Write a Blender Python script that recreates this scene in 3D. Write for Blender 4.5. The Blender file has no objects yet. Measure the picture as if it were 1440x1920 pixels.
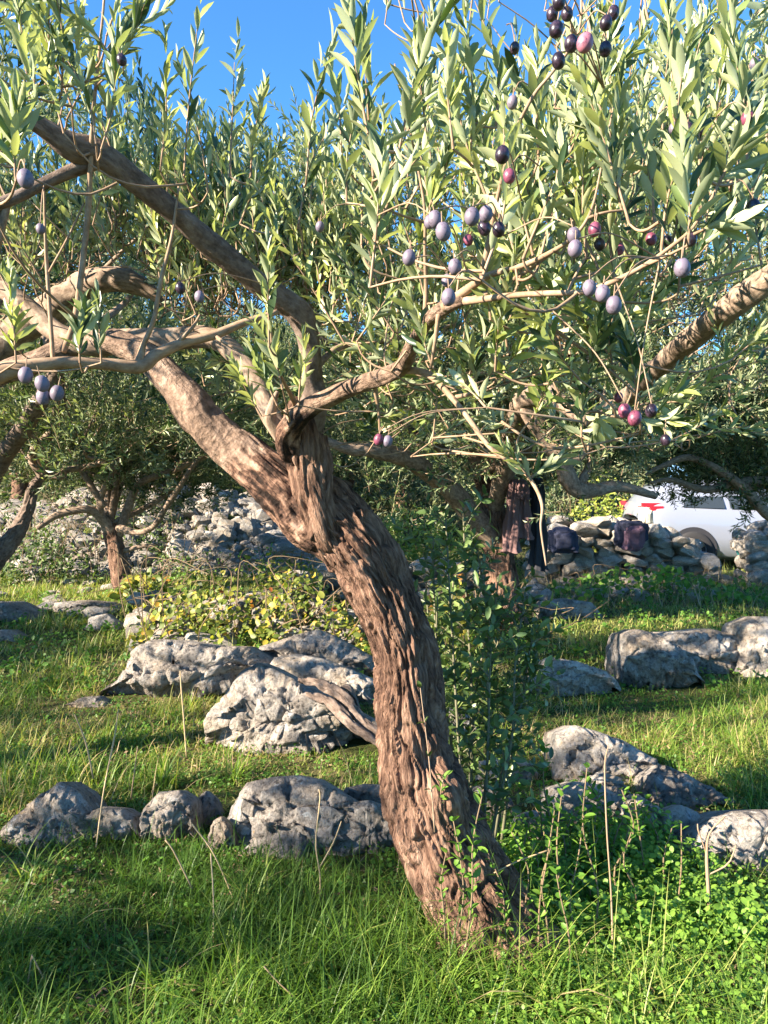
import bpy, bmesh, math, random
import numpy as np
from mathutils import Vector, Matrix

random.seed(7)
RNG = np.random.default_rng(11)
scene = bpy.context.scene
col = scene.collection

# ------------------------------------------------------------------ camera
F = 1387.0                      # focal length in pixels of the 1440 x 1920 picture
CAMH = 1.45
TP = 60.0 / F
PITCH = math.atan(TP)
cam_d = bpy.data.cameras.new('camera')
cam_d.sensor_fit = 'VERTICAL'
cam_d.sensor_height = 36.0
cam_d.lens = 36.0 * F / 1920.0
cam_d.clip_start = 0.05
cam_d.clip_end = 2000.0
cam = bpy.data.objects.new('camera', cam_d)
col.objects.link(cam)
cam.location = (0, 0, CAMH)
cam.rotation_euler = (math.pi / 2 - PITCH, 0, 0)
scene.camera = cam

# ------------------------------------------------------------------ world and sun
SUN_AZ = (-0.90, -0.44)
SUN_EL = math.radians(25)
w = bpy.data.worlds.new('World')
scene.world = w
w.use_nodes = True
nt = w.node_tree
nt.nodes.clear()
wo = nt.nodes.new('ShaderNodeOutputWorld')
bg = nt.nodes.new('ShaderNodeBackground')
sk = nt.nodes.new('ShaderNodeTexSky')
sk.sky_type = 'NISHITA'
sk.sun_disc = False
sk.sun_elevation = SUN_EL
sk.sun_rotation = math.atan2(SUN_AZ[0], SUN_AZ[1])
sk.altitude = 1800
sk.air_density = 1.0
sk.dust_density = 0.0
sk.ozone_density = 3.0
bg.inputs['Strength'].default_value = 0.074
tn = nt.nodes.new('ShaderNodeMix'); tn.data_type = 'RGBA'; tn.blend_type = 'MULTIPLY'; tn.inputs[0].default_value = 1.0
tn.inputs[7].default_value = (.52, .97, 1.2, 1)
nt.links.new(sk.outputs[0], tn.inputs[6])
nt.links.new(tn.outputs[2], bg.inputs[0])
nt.links.new(bg.outputs[0], wo.inputs[0])

sl = bpy.data.lights.new('sun', 'SUN')
sl.energy = 5.0
sl.angle = math.radians(0.5)
sl.color = (1.0, 0.86, 0.69)
sun = bpy.data.objects.new('sun', sl)
col.objects.link(sun)
an = math.hypot(*SUN_AZ)
S = Vector((SUN_AZ[0] / an * math.cos(SUN_EL), SUN_AZ[1] / an * math.cos(SUN_EL), math.sin(SUN_EL)))
sun.rotation_euler = S.to_track_quat('Z', 'Y').to_euler()
sun.location = S * 30

scene.view_settings.view_transform = 'Standard'
scene.view_settings.look = 'None'
scene.view_settings.gamma = 1.0
scene.view_settings.use_curve_mapping = False
scene.view_settings.exposure = 2.25
scene.render.engine = 'CYCLES'
scene.cycles.max_bounces = 6
scene.cycles.transparent_max_bounces = 4

# ------------------------------------------------------------------ coordinates
CP, SP = math.cos(PITCH), math.sin(PITCH)
def P(px, py, d):
    a = (px - 720.0) / F * d
    b = (960.0 - py) / F * d
    return np.array([a, d * CP + b * SP, CAMH - d * SP + b * CP])
def PA(px, py, d):
    px = np.asarray(px, float); py = np.asarray(py, float); d = np.asarray(d, float) + 0 * px
    a = (px - 720.0) / F * d
    b = (960.0 - py) / F * d
    return np.stack([a, d * CP + b * SP, CAMH - d * SP + b * CP], -1)
def toPX(p):
    p = np.asarray(p, float)
    q = p - np.array([0, 0, CAMH])
    d = q[..., 1] * CP - q[..., 2] * SP
    u = q[..., 1] * SP + q[..., 2] * CP
    return 720 + q[..., 0] / d * F, 960 - u / d * F, d
def GD(py):                     # depth at which flat ground shows at row py
    return CAMH / math.tan(math.atan((py - 960.0) / F) + PITCH)
def PY(px, py, Y):              # point seen at (px, py) on the upright plane y = Y
    px = np.asarray(px, float); py = np.asarray(py, float)
    return PA(px, py, Y / (CP + (960.0 - py) / F * SP))

# ------------------------------------------------------------------ noise
def _h(ix, iy, iz, s):
    n = (ix * 374761393 + iy * 668265263 + iz * 2147483647 + s * 974634777) & 0xffffffff
    n = ((n ^ (n >> 13)) * 1274126177) & 0xffffffff
    n = (n ^ (n >> 16)) & 0xffffffff
    return n.astype(np.float64) / 4294967295.0
def vn(p, s=0):
    p = np.asarray(p, float)
    i = np.floor(p).astype(np.int64)
    f = p - i
    f = f * f * (3 - 2 * f)
    r = 0
    for dx in (0, 1):
        for dy in (0, 1):
            for dz in (0, 1):
                wgt = (f[..., 0] if dx else 1 - f[..., 0]) * (f[..., 1] if dy else 1 - f[..., 1]) * (f[..., 2] if dz else 1 - f[..., 2])
                r = r + wgt * _h(i[..., 0] + dx, i[..., 1] + dy, i[..., 2] + dz, s)
    return r * 2 - 1
def fbm(p, o=4, s=0, g=0.5):
    a, r, t = 1.0, 0, 0
    for k in range(o):
        r = r + a * vn(p, s + k)
        t += a
        p = p * 2.03 + 11.7
        a *= g
    return r / t
def ridged(p, o=3, s=0):
    a, r, t = 1.0, 0, 0
    for k in range(o):
        r = r + a * (1 - 2 * np.abs(vn(p, s + k)))
        t += a
        p = p * 2.1 + 5.3
        a *= 0.5
    return r / t

def worley(p, s=0):
    i = np.floor(p).astype(np.int64)
    best = np.full(p.shape[:-1], 9.0); second = best.copy(); cid = np.zeros(p.shape[:-1])
    for dx in (-1, 0, 1):
        for dy in (-1, 0, 1):
            for dz in (-1, 0, 1):
                c = i + np.array([dx, dy, dz])
                q = np.stack([c[..., k] + _h(c[..., 0], c[..., 1], c[..., 2], s + 7 * k + 1) for k in range(3)], -1)
                d = np.linalg.norm(q - p, axis=-1)
                h = _h(c[..., 0], c[..., 1], c[..., 2], s + 50)
                nb = d < best
                second = np.where(nb, best, np.minimum(second, d))
                cid = np.where(nb, h, cid); best = np.where(nb, d, best)
    return best, second - best, cid

# ------------------------------------------------------------------ terrain
MOUND = np.array([[-9.5, .5], [-7.0, 1.0], [-6.0, .95], [-5.2, 1.3], [-4.7, 1.62], [-4.1, 1.45], [-3.3, 1.25], [-2.6, 1.1], [-1.9, .7], [-1.2, .25], [-.4, 0.05]])
def gz(x, y):
    x = np.asarray(x, float); y = np.asarray(y, float)
    q = np.stack([x * 0.7, y * 0.7, 0 * x], -1)
    z = 0.02 * fbm(q, 3, 5)
    far = np.clip((y - 15) / 60, 0, 1)
    z = z + far * far * (3 - 2 * far) * 7
    side = np.clip((np.abs(x) - 25) / 80, 0, 1)
    z = z + side * 4
    m = np.interp(x, MOUND[:, 0], MOUND[:, 1], left=.3, right=0)
    t = np.clip((y - 11.2) / 2.0, 0, 1)
    z = z + m * 0.93 * (t * t * (3 - 2 * t)) * np.clip((40 - y) / 20, 0, 1)
    return z

# ------------------------------------------------------------------ mesh helpers
def mesh_from(name, V, Fc, mats, midx=None, tint=None, uv=None, smooth=False):
    """V (n,3), Fc (m,3) or (m,4)"""
    V = np.ascontiguousarray(V, np.float32); Fc = np.ascontiguousarray(Fc, np.int32)
    me = bpy.data.meshes.new(name)
    k = Fc.shape[1]
    me.vertices.add(len(V)); me.vertices.foreach_set('co', V.ravel())
    me.loops.add(Fc.size); me.loops.foreach_set('vertex_index', Fc.ravel())
    me.polygons.add(len(Fc))
    me.polygons.foreach_set('loop_start', np.arange(0, Fc.size, k, dtype=np.int32))
    if midx is not None:
        me.polygons.foreach_set('material_index', np.ascontiguousarray(midx, np.int32))
    me.polygons.foreach_set('use_smooth', np.full(len(Fc), smooth))
    if tint is not None:
        at = me.attributes.new('tint', 'FLOAT', 'POINT')
        at.data.foreach_set('value', np.ascontiguousarray(tint, np.float32))
    if uv is not None:
        ul = me.uv_layers.new(name='uv')
        ul.data.foreach_set('uv', np.ascontiguousarray(uv[Fc.ravel()], np.float32).ravel())
    for m in mats: me.materials.append(m)
    me.update(calc_edges=True)
    return me

def tag(o, label=None, cat=None, group=None, kind=None):
    if label: o['label'] = label
    if cat: o['category'] = cat
    if group: o['group'] = group
    if kind: o['kind'] = kind
    return o
def empty(name, loc, label, cat, group=None):
    o = bpy.data.objects.new(name, None)
    o.empty_display_size = 0.1
    col.objects.link(o)
    o.location = tuple(float(v) for v in loc)
    return tag(o, label, cat, group)
def put(name, me, parent=None, loc=None):
    """mesh in world coordinates; re-origined to its parent or to loc"""
    o = bpy.data.objects.new(name, me)
    col.objects.link(o)
    if parent is not None:
        o.parent = parent
        off = Vector(parent.location)
        pp = parent.parent
        while pp: off += Vector(pp.location); pp = pp.parent
        me.transform(Matrix.Translation(-off))
    elif loc is not None:
        me.transform(Matrix.Translation(-Vector(loc)))
        o.location = loc
    return o

def catmull(pts, n):
    pts = np.asarray(pts, float)
    m = len(pts)
    ext = np.vstack([2 * pts[0] - pts[1], pts, 2 * pts[-1] - pts[-2]])
    t = np.linspace(0, m - 1, n)
    i = np.minimum(t.astype(int), m - 2)
    f = (t - i)[:, None]
    a, b, c, d = ext[i], ext[i + 1], ext[i + 2], ext[i + 3]
    return 0.5 * (2 * b + (c - a) * f + (2 * a - 5 * b + 4 * c - d) * f * f + (3 * b - a - 3 * c + d) * f ** 3)

def tube(pts, rad, nr=24, step=0.02, disp=None, cap=True, seed=0):
    """pts k x 3, rad k -> V, quads, uv"""
    ctrl = np.hstack([np.asarray(pts, float), np.asarray(rad, float)[:, None]])
    L0 = np.sum(np.linalg.norm(np.diff(ctrl[:, :3], axis=0), axis=1))
    n = max(len(ctrl) * 2, int(L0 / step) + 2)
    c = catmull(ctrl, n)
    p, r = c[:, :3], np.maximum(c[:, 3], 1e-4)
    T = np.gradient(p, axis=0); T /= np.linalg.norm(T, axis=1)[:, None] + 1e-12
    up = np.array([0, 1.0, 0.01]) if abs(T[0][1]) < .8 else np.array([1.0, 0, 0])
    N = np.zeros_like(p)
    v = up - T[0] * np.dot(up, T[0]); v /= np.linalg.norm(v)
    for i in range(n):
        v = v - T[i] * np.dot(v, T[i]); v /= np.linalg.norm(v) + 1e-12
        N[i] = v
    B = np.cross(T, N)
    s = np.concatenate([[0], np.cumsum(np.linalg.norm(np.diff(p, axis=0), axis=1))])
    th = np.linspace(0, 2 * math.pi, nr, endpoint=False)
    Th, Ss = np.meshgrid(th, s)
    R = np.repeat(r[:, None], nr, 1)
    if disp is not None: R = R + disp(Th, Ss, R)
    dirs = np.cos(Th)[..., None] * N[:, None] + np.sin(Th)[..., None] * B[:, None]
    V = (p[:, None] + dirs * R[..., None]).reshape(-1, 3)
    uv = np.stack([Th / (2 * math.pi) * (2 * math.pi * max(r.mean(), .004)), Ss], -1).reshape(-1, 2)
    i = np.arange(n - 1)[:, None] * nr
    j = np.arange(nr)[None]
    j2 = (j + 1) % nr
    Q = np.stack([i + j, i + j2, i + nr + j2, i + nr + j], -1).reshape(-1, 4)
    if cap:
        V = np.vstack([V, p[0] - T[0] * r[0] * .3, p[-1] + T[-1] * r[-1] * .5])
        uv = np.vstack([uv, [0, 0], [0, s[-1]]])
        a, b = len(V) - 2, len(V) - 1
        jj = np.arange(nr); jn = (jj + 1) % nr
        Q = np.vstack([Q, np.stack([jn, jj, np.full(nr, a), np.full(nr, a)], -1), np.stack([(n - 1) * nr + jj, (n - 1) * nr + jn, np.full(nr, b), np.full(nr, b)], -1)])
    return V, Q, uv
def quads_fix(Q):
    """turn quads (with degenerate caps) to triangles"""
    t1 = Q[:, [0, 1, 2]]
    t2 = Q[:, [0, 2, 3]]
    t2 = t2[Q[:, 2] != Q[:, 3]]
    return np.vstack([t1, t2])
def join(parts):
    Vs, Fs, U, o = [], [], [], 0
    for V, Q, uv in parts:
        Vs.append(V); Fs.append(quads_fix(Q) + o); U.append(uv); o += len(V)
    return np.vstack(Vs), np.vstack(Fs), np.vstack(U)

# ---- templates: dict(v, f, m, t) ; scatter many into one mesh
def scatter(name, tpls, which, M, L, mats, tint, smooth=False):
    Vs, Fs, Ms, Ts = [], [], [], []
    o = 0
    for k, tp in enumerate(tpls):
        idx = np.nonzero(which == k)[0]
        if len(idx) == 0: continue
        v = np.einsum('nij,vj->nvi', M[idx], tp['v']) + L[idx][:, None]
        nv = len(tp['v'])
        f = tp['f'][None] + (np.arange(len(idx)) * nv)[:, None, None] + o
        Vs.append(v.reshape(-1, 3)); Fs.append(f.reshape(-1, 3))
        Ms.append(np.tile(tp['m'], len(idx)))
        Ts.append((tint[idx][:, None] + tp['t'][None]).ravel())
        o += nv * len(idx)
    return mesh_from(name, np.vstack(Vs), np.vstack(Fs), mats, np.concatenate(Ms), np.concatenate(Ts), smooth=smooth)

def leaf_tpl(bend=0.12, fold=0.25, hi=True, shape=(0.62, 1.0, 0.72)):
    """leaf along +Y, unit length, unit width (x -0.5..0.5), upper side +Z"""
    if hi:
        st = [0.22, 0.5, 0.78]
        v = [(0, 0, 0)]
        for y, ww in zip(st, shape):
            z = -bend * y * y
            e = fold * 0.5 * ww
            v += [(-.5 * ww, y, z + e * .5), (0, y, z), (.5 * ww, y, z + e * .5)]
        v.append((0, 1, -bend))
        f = [(0, 2, 1), (0, 3, 2)]
        for s in range(2):
            a = 1 + 3 * s
            f += [(a, a + 1, a + 4), (a, a + 4, a + 3), (a + 1, a + 2, a + 5), (a + 1, a + 5, a + 4)]
        f += [(7, 8, 10), (8, 9, 10)]
    else:
        v = [(0, 0, 0), (.5, .5, fold * .2), (0, 1, -bend), (-.5, .5, fold * .2)]
        f = [(0, 1, 2), (0, 2, 3)]
    v = np.array(v, float); f = np.array(f)
    return dict(v=v, f=f, m=np.zeros(len(f), int), t=np.zeros(len(v)))

def frame(y, z):
    """rotation matrices with columns x,y,z from y dirs and approx z dirs"""
    y = y / (np.linalg.norm(y, axis=-1, keepdims=True) + 1e-12)
    x = np.cross(y, z); x /= np.linalg.norm(x, axis=-1, keepdims=True) + 1e-12
    zz = np.cross(x, y)
    return np.stack([x, y, zz], -1)

def unit(v): return v / (np.linalg.norm(v, axis=-1, keepdims=True) + 1e-12)

def shoot_tpl(rng, n=16, length=1.0, leafL=0.17, leafW=0.034, curve=0.12, ang=(28, 55), bare=0.12):
    """an upright leafy shoot along +Z of unit length; returns stem points and leaf frames"""
    k = 6
    az = rng.uniform(0, 6.28)
    t = np.linspace(0, 1, k)
    pts = np.stack([curve * t ** 2 * math.cos(az) + .015 * rng.normal(size=k) * (t > 0), curve * t ** 2 * math.sin(az) + .015 * rng.normal(size=k) * (t > 0), t * length], -1)
    pos, M, tt = [], [], []
    a0 = rng.uniform(0, 6.28)
    for i in range(n):
        u = bare + (1 - bare) * (i + .5 * rng.random()) / n
        p = np.array([np.interp(u, t, pts[:, c]) for c in range(3)])
        T = unit(np.array([np.interp(min(1, u + .08), t, pts[:, c]) - np.interp(max(0, u - .08), t, pts[:, c]) for c in range(3)]))
        for sd in (0, 1):
            if rng.random() < .09: continue
            a = a0 + i * math.pi / 2 + sd * math.pi + rng.normal() * .35
            side = np.array([math.cos(a), math.sin(a), 0]); side = unit(side - T * side.dot(T))
            an_ = math.radians(rng.uniform(*ang)) * (1.05 - .55 * u ** 3)
            y = T * math.cos(an_) + side * math.sin(an_)
            z = T * math.sin(an_) - side * math.cos(an_)
            z = unit(z + .8 * rng.normal(size=3)); y = unit(y + .16 * rng.normal(size=3))
            s = (1 - .5 * max(0, (u - .75) / .25)) * (.75 + .45 * rng.random()) * (.8 if u < .2 else 1)
            R = frame(y[None], z[None])[0]
            Mx = R @ np.diag([leafW * s * rng.uniform(.8, 1.2), leafL * s, leafL * s])
            pos.append(p); M.append(Mx); tt.append(rng.normal() * .16)
    # terminal pair
    for sd in (0, 1):
        a = a0 + sd * math.pi
        y = unit(np.array([.16 * math.cos(a), .16 * math.sin(a), 1]))
        R = frame(y[None], np.array([[math.cos(a), math.sin(a), 0]]) * -1)[0]
        pos.append(pts[-1]); M.append(R @ np.diag([leafW * .7, leafL * .75, leafL])); tt.append(.2)
    return dict(stem=pts, pos=np.array(pos), M=np.array(M), tt=np.array(tt))

def shoot_geo(sh, leaftpl, r=0.006):
    """merge a shoot into a template with leaf slot 0 and stem slot 1"""
    Vs, Fs, Ms, Ts, o = [], [], [], [], 0
    for p, M, t in zip(sh['pos'], sh['M'], sh['tt']):
        Vs.append(leaftpl['v'] @ M.T + p); Fs.append(leaftpl['f'] + o); Ms.append(leaftpl['m']); Ts.append(np.full(len(leaftpl['v']), t)); o += len(leaftpl['v'])
    st = sh['stem'][[0, 2, 5]]
    for i in range(2):
        a, b = st[i], st[i + 1]
        ra, rb = r * (1 - .4 * i), r * (.6 - .4 * i)
        ring = np.array([(1, 0, 0), (-.5, .87, 0), (-.5, -.87, 0)])
        Vs.append(np.vstack([a + ring * ra, b + ring * rb]))
        Fs.append(np.array([(0, 1, 4), (0, 4, 3), (1, 2, 5), (1, 5, 4), (2, 0, 3), (2, 3, 5)]) + o); Ms.append(np.ones(6, int)); Ts.append(np.zeros(6)); o += 6
    return dict(v=np.vstack(Vs), f=np.vstack(Fs), m=np.concatenate(Ms), t=np.concatenate(Ts))

def up_frames(D, rng, scale):
    """matrices taking +Z to D with random spin"""
    D = unit(D)
    a = rng.normal(size=D.shape)
    x = unit(np.cross(a, D)); y = np.cross(D, x)
    return np.stack([x, y, D], -1) * np.asarray(scale)[:, None, None]

# ------------------------------------------------------------------ materials
def newmat(name):
    m = bpy.data.materials.new(name); m.use_nodes = True
    n = m.node_tree; n.nodes.clear()
    out = n.nodes.new('ShaderNodeOutputMaterial')
    return m, n, out
def N(n, typ, **kw):
    x = n.nodes.new(typ)
    for k, v in kw.items():
        if k in x.inputs.keys() if isinstance(k, str) else False: x.inputs[k].default_value = v
        else: setattr(x, k, v)
    return x
def ramp(n, src, stops):
    r = n.nodes.new('ShaderNodeValToRGB')
    e = r.color_ramp.elements
    while len(e) > 1: e.remove(e[-1])
    e[0].position = stops[0][0]; e[0].color = (*stops[0][1], 1)
    for p, c in stops[1:]:
        q = e.new(p); q.color = (*c, 1)
    n.links.new(src, r.inputs[0])
    return r.outputs[0]
def noise(n, vec, scale, detail=4, rough=.55, dim='3D'):
    x = n.nodes.new('ShaderNodeTexNoise'); x.inputs['Scale'].default_value = scale
    x.inputs['Detail'].default_value = detail; x.inputs['Roughness'].default_value = rough
    if vec is not None: n.links.new(vec, x.inputs['Vector'])
    return x.outputs['Fac']
def math_(n, op, a, b=None, c=None):
    x = n.nodes.new('ShaderNodeMath'); x.operation = op
    for i, v in enumerate((a, b, c)):
        if v is None: continue
        if isinstance(v, (int, float)): x.inputs[i].default_value = v
        else: n.links.new(v, x.inputs[i])
    return x.outputs[0]
def mixc(n, fac, a, b, mode='MIX'):
    x = n.nodes.new('ShaderNodeMix'); x.data_type = 'RGBA'; x.blend_type = mode
    for i, v in ((0, fac), (6, a), (7, b)):
        if isinstance(v, (int, float)): x.inputs[i].default_value = v
        elif isinstance(v, tuple): x.inputs[i].default_value = (*v, 1)
        else: n.links.new(v, x.inputs[i])
    return x.outputs[2]

def leaf_mat(name, stops_top, stops_under=None, trans=0.3, rough=0.45, spec=0.4, tcol=(1.3, 1.35, .55)):
    m, n, out = newmat(name)
    at = n.nodes.new('ShaderNodeAttribute'); at.attribute_name = 'tint'
    oi = n.nodes.new('ShaderNodeObjectInfo')
    v = math_(n, 'FRACT', math_(n, 'ADD', at.outputs['Fac'], math_(n, 'MULTIPLY', oi.outputs['Random'], .93)))
    v = math_(n, 'PINGPONG', math_(n, 'MULTIPLY', v, 2.0), 1.0)
    c = ramp(n, v, stops_top)
    if stops_under:
        c2 = ramp(n, v, stops_under)
        g = n.nodes.new('ShaderNodeNewGeometry')
        c = mixc(n, g.outputs['Backfacing'], c, c2)
    tc = n.nodes.new('ShaderNodeTexCoord')
    nz = noise(n, tc.outputs['Object'], 60, 2)
    c = mixc(n, .35, c, mixc(n, nz, (.45, .45, .4), (1.4, 1.4, 1.3)), 'MULTIPLY')
    b = n.nodes.new('ShaderNodeBsdfPrincipled')
    b.inputs['Roughness'].default_value = rough
    b.inputs['Specular IOR Level'].default_value = spec
    n.links.new(c, b.inputs['Base Color'])
    t = n.nodes.new('ShaderNodeBsdfTranslucent')
    n.links.new(mixc(n, 1.0, c, tcol, 'MULTIPLY'), t.inputs['Color'])
    mx = n.nodes.new('ShaderNodeMixShader'); mx.inputs[0].default_value = trans
    n.links.new(b.outputs[0], mx.inputs[1]); n.links.new(t.outputs[0], mx.inputs[2])
    n.links.new(mx.outputs[0], out.inputs[0])
    return m

M_olive = leaf_mat('olive_leaf', [(0, (.03, .065, .032)), (.4, (.075, .125, .048)), (.75, (.19, .25, .08)), (1, (.38, .42, .13))],
                   [(0, (.25, .3, .19)), (.6, (.36, .41, .25)), (1, (.46, .48, .26))], trans=.28, rough=.38, spec=.5)
M_olive_far = leaf_mat('olive_leaf_far', [(0, (.025, .055, .03)), (.5, (.055, .1, .042)), (1, (.17, .22, .085))],
                   [(0, (.14, .18, .11)), (1, (.33, .37, .19))], trans=.25, rough=.45, spec=.4)
M_bushleaf = leaf_mat('shrub_leaf', [(0, (.03, .055, .018)), (.6, (.065, .11, .028)), (1, (.14, .2, .05))], None, trans=.25, rough=.6, spec=.25)
M_sucker_leaf = leaf_mat('sucker_leaf', [(0, (.045, .085, .028)), (.6, (.1, .165, .05)), (1, (.21, .28, .09))], None, trans=.28, rough=.4, spec=.5)
M_herb = leaf_mat('herb_leaf', [(0, (.06, .14, .02)), (.5, (.11, .24, .035)), (1, (.2, .34, .05))], None, trans=.4, rough=.5)
M_vine = leaf_mat('vine_leaf', [(0, (.06, .09, .02)), (.45, (.13, .18, .03)), (.78, (.3, .3, .05)), (.93, (.5, .4, .06)), (1, (.3, .09, .03))], None, trans=.4, rough=.5)
M_grass = leaf_mat('grass_blade', [(0, (.055, .115, .022)), (.35, (.12, .225, .035)), (.65, (.23, .35, .055)), (.82, (.36, .38, .12)), (.93, (.44, .35, .17)), (1, (.5, .4, .22))], None, trans=.45, rough=.45, spec=.35)
M_grassfar = leaf_mat('grass_blade_far', [(0, (.07, .13, .02)), (.5, (.15, .24, .04)), (.85, (.3, .36, .08)), (1, (.48, .4, .2))], None, trans=.35, rough=.5)
M_dry = leaf_mat('dry_straw', [(0, (.25, .17, .09)), (1, (.5, .38, .22))], None, trans=.15, rough=.6, tcol=(1, .9, .7))
M_litter = leaf_mat('dead_leaf', [(0, (.1, .06, .035)), (.7, (.24, .16, .09)), (1, (.4, .3, .19))], None, trans=.1, rough=.7, tcol=(1, .9, .7))
M_yellowbush = leaf_mat('broom_leaf', [(0, (.13, .2, .03)), (.5, (.25, .31, .05)), (1, (.4, .4, .08))], None, trans=.35, rough=.5)

def bark_mat(name, cols, fiber=True, bump=.6, dist=.01):
    m, n, out = newmat(name)
    uvn = n.nodes.new('ShaderNodeUVMap'); uvn.uv_map = 'uv'
    tc = n.nodes.new('ShaderNodeTexCoord')
    mp = n.nodes.new('ShaderNodeMapping')
    n.links.new(tc.outputs['UV'], mp.inputs[0])
    mp.inputs['Scale'].default_value = (1, .16 if fiber else .55, 1)
    n1 = noise(n, mp.outputs[0], 60 if fiber else 45, 6, .65)
    n2 = noise(n, mp.outputs[0], 170, 4, .6)
    n3 = noise(n, tc.outputs['Object'], 7, 4)
    f = math_(n, 'ADD', math_(n, 'MULTIPLY', n1, .6), math_(n, 'ADD', math_(n, 'MULTIPLY', n2, .2), math_(n, 'MULTIPLY', n3, .25)))
    c = ramp(n, f, cols)
    b = n.nodes.new('ShaderNodeBsdfPrincipled'); b.inputs['Roughness'].default_value = .85
    b.inputs['Specular IOR Level'].default_value = .2
    n.links.new(c, b.inputs['Base Color'])
    bp = n.nodes.new('ShaderNodeBump'); bp.inputs['Strength'].default_value = bump; bp.inputs['Distance'].default_value = dist
    n.links.new(math_(n, 'ADD', n1, math_(n, 'MULTIPLY', n2, .5)), bp.inputs['Height'])
    n.links.new(bp.outputs[0], b.inputs['Normal'])
    n.links.new(b.outputs[0], out.inputs[0])
    return m
M_bark = bark_mat('old_bark', [(.38, (.018, .011, .008)), (.46, (.075, .041, .028)), (.54, (.185, .108, .073)), (.62, (.31, .2, .14)), (.75, (.44, .33, .26))], True, 1.0, .03)
M_limb = bark_mat('limb_bark', [(.38, (.075, .055, .04)), (.5, (.2, .145, .105)), (.6, (.31, .235, .175)), (.72, (.42, .35, .28))], False, .5, .004)
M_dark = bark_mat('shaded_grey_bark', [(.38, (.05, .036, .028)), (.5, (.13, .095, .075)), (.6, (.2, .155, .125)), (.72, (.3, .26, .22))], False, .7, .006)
M_twig = bark_mat('twig_bark', [(.36, (.14, .085, .05)), (.5, (.27, .185, .12)), (.64, (.38, .285, .2))], False, .3, .002)
M_sucker = bark_mat('sucker_stem', [(.35, (.09, .09, .05)), (.7, (.19, .18, .12))], False, .2, .002)
M_reds = bark_mat('red_stem', [(.35, (.1, .075, .045)), (.7, (.24, .17, .1))], False, .2, .002)

def rock_mat(name, cols, sc=1.0):
    m, n, out = newmat(name)
    tc = n.nodes.new('ShaderNodeTexCoord')
    oi = n.nodes.new('ShaderNodeObjectInfo')
    va = n.nodes.new('ShaderNodeVectorMath'); va.operation = 'ADD'
    cm = n.nodes.new('ShaderNodeCombineXYZ')
    n.links.new(math_(n, 'MULTIPLY', oi.outputs['Random'], 17.0), cm.inputs[0])
    n.links.new(tc.outputs['Object'], va.inputs[0]); n.links.new(cm.outputs[0], va.inputs[1])
    vec = va.outputs[0]
    big = noise(n, vec, 5 * sc, 6, .6)
    fine = noise(n, vec, 38 * sc, 8, .7)
    vo = n.nodes.new('ShaderNodeTexVoronoi'); vo.inputs['Scale'].default_value = 26 * sc; n.links.new(vec, vo.inputs['Vector'])
    cr = noise(n, vec, 9 * sc, 8, .75)
    c = ramp(n, math_(n, 'ADD', math_(n, 'MULTIPLY', big, .6), math_(n, 'MULTIPLY', fine, .4)), cols)
    pit = math_(n, 'SMOOTH_MIN', vo.outputs['Distance'], .35, .1)
    # white lichen blotches
    lich = math_(n, 'GREATER_THAN', noise(n, vec, 13 * sc, 3, .5), .66)
    c = mixc(n, math_(n, 'MULTIPLY', lich, .75), c, (.5, .5, .48))
    orl = math_(n, 'GREATER_THAN', noise(n, vec, 21 * sc, 4, .6), .7)
    c = mixc(n, math_(n, 'MULTIPLY', orl, .5), c, (.42, .27, .1))
    # warm earthy stains
    st = ramp(n, noise(n, vec, 3.1 * sc, 5, .6), [(.46, (0, 0, 0)), (.62, (1, 1, 1))])
    c = mixc(n, math_(n, 'MULTIPLY', st, .6), c, mixc(n, fine, (.26, .19, .12), (.42, .34, .25)))
    rd = math_(n, 'ABSOLUTE', math_(n, 'SUBTRACT', noise(n, vec, 7 * sc, 6, .7), .5))
    dark = ramp(n, rd, [(.0, (.72, .71, .7)), (.015, (.95, .95, .95)), (.03, (1, 1, 1))])
    dark = mixc(n, 1.0, dark, ramp(n, fine, [(.36, (.45, .45, .45)), (.46, (1, 1, 1))]), 'MULTIPLY')
    c = mixc(n, 1.0, c, dark, 'MULTIPLY')
    b = n.nodes.new('ShaderNodeBsdfPrincipled'); b.inputs['Roughness'].default_value = .9
    b.inputs['Specular IOR Level'].default_value = .15
    n.links.new(c, b.inputs['Base Color'])
    bp = n.nodes.new('ShaderNodeBump'); bp.inputs['Strength'].default_value = 1.0; bp.inputs['Distance'].default_value = .035
    h = math_(n, 'ADD', math_(n, 'MULTIPLY', fine, .8), math_(n, 'ADD', math_(n, 'MULTIPLY', pit, .5), math_(n, 'MULTIPLY', cr, 1.2)))
    n.links.new(h, bp.inputs['Height']); n.links.new(bp.outputs[0], b.inputs['Normal'])
    n.links.new(b.outputs[0], out.inputs[0])
    return m
M_rock = rock_mat('limestone', [(.34, (.12, .108, .1)), (.45, (.25, .225, .2)), (.54, (.37, .34, .305)), (.68, (.52, .485, .44))])
M_rockpale = rock_mat('pale_limestone', [(.34, (.2, .175, .15)), (.45, (.37, .33, .285)), (.55, (.5, .455, .4)), (.7, (.6, .56, .5))])
M_rubble = rock_mat('rubble_stone', [(.3, (.13, .125, .115)), (.47, (.26, .245, .22)), (.65, (.44, .41, .37))], .8)
M_stone = rock_mat('wall_stone', [(.32, (.26, .235, .21)), (.47, (.48, .44, .385)), (.62, (.68, .63, .56))], .8)

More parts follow.
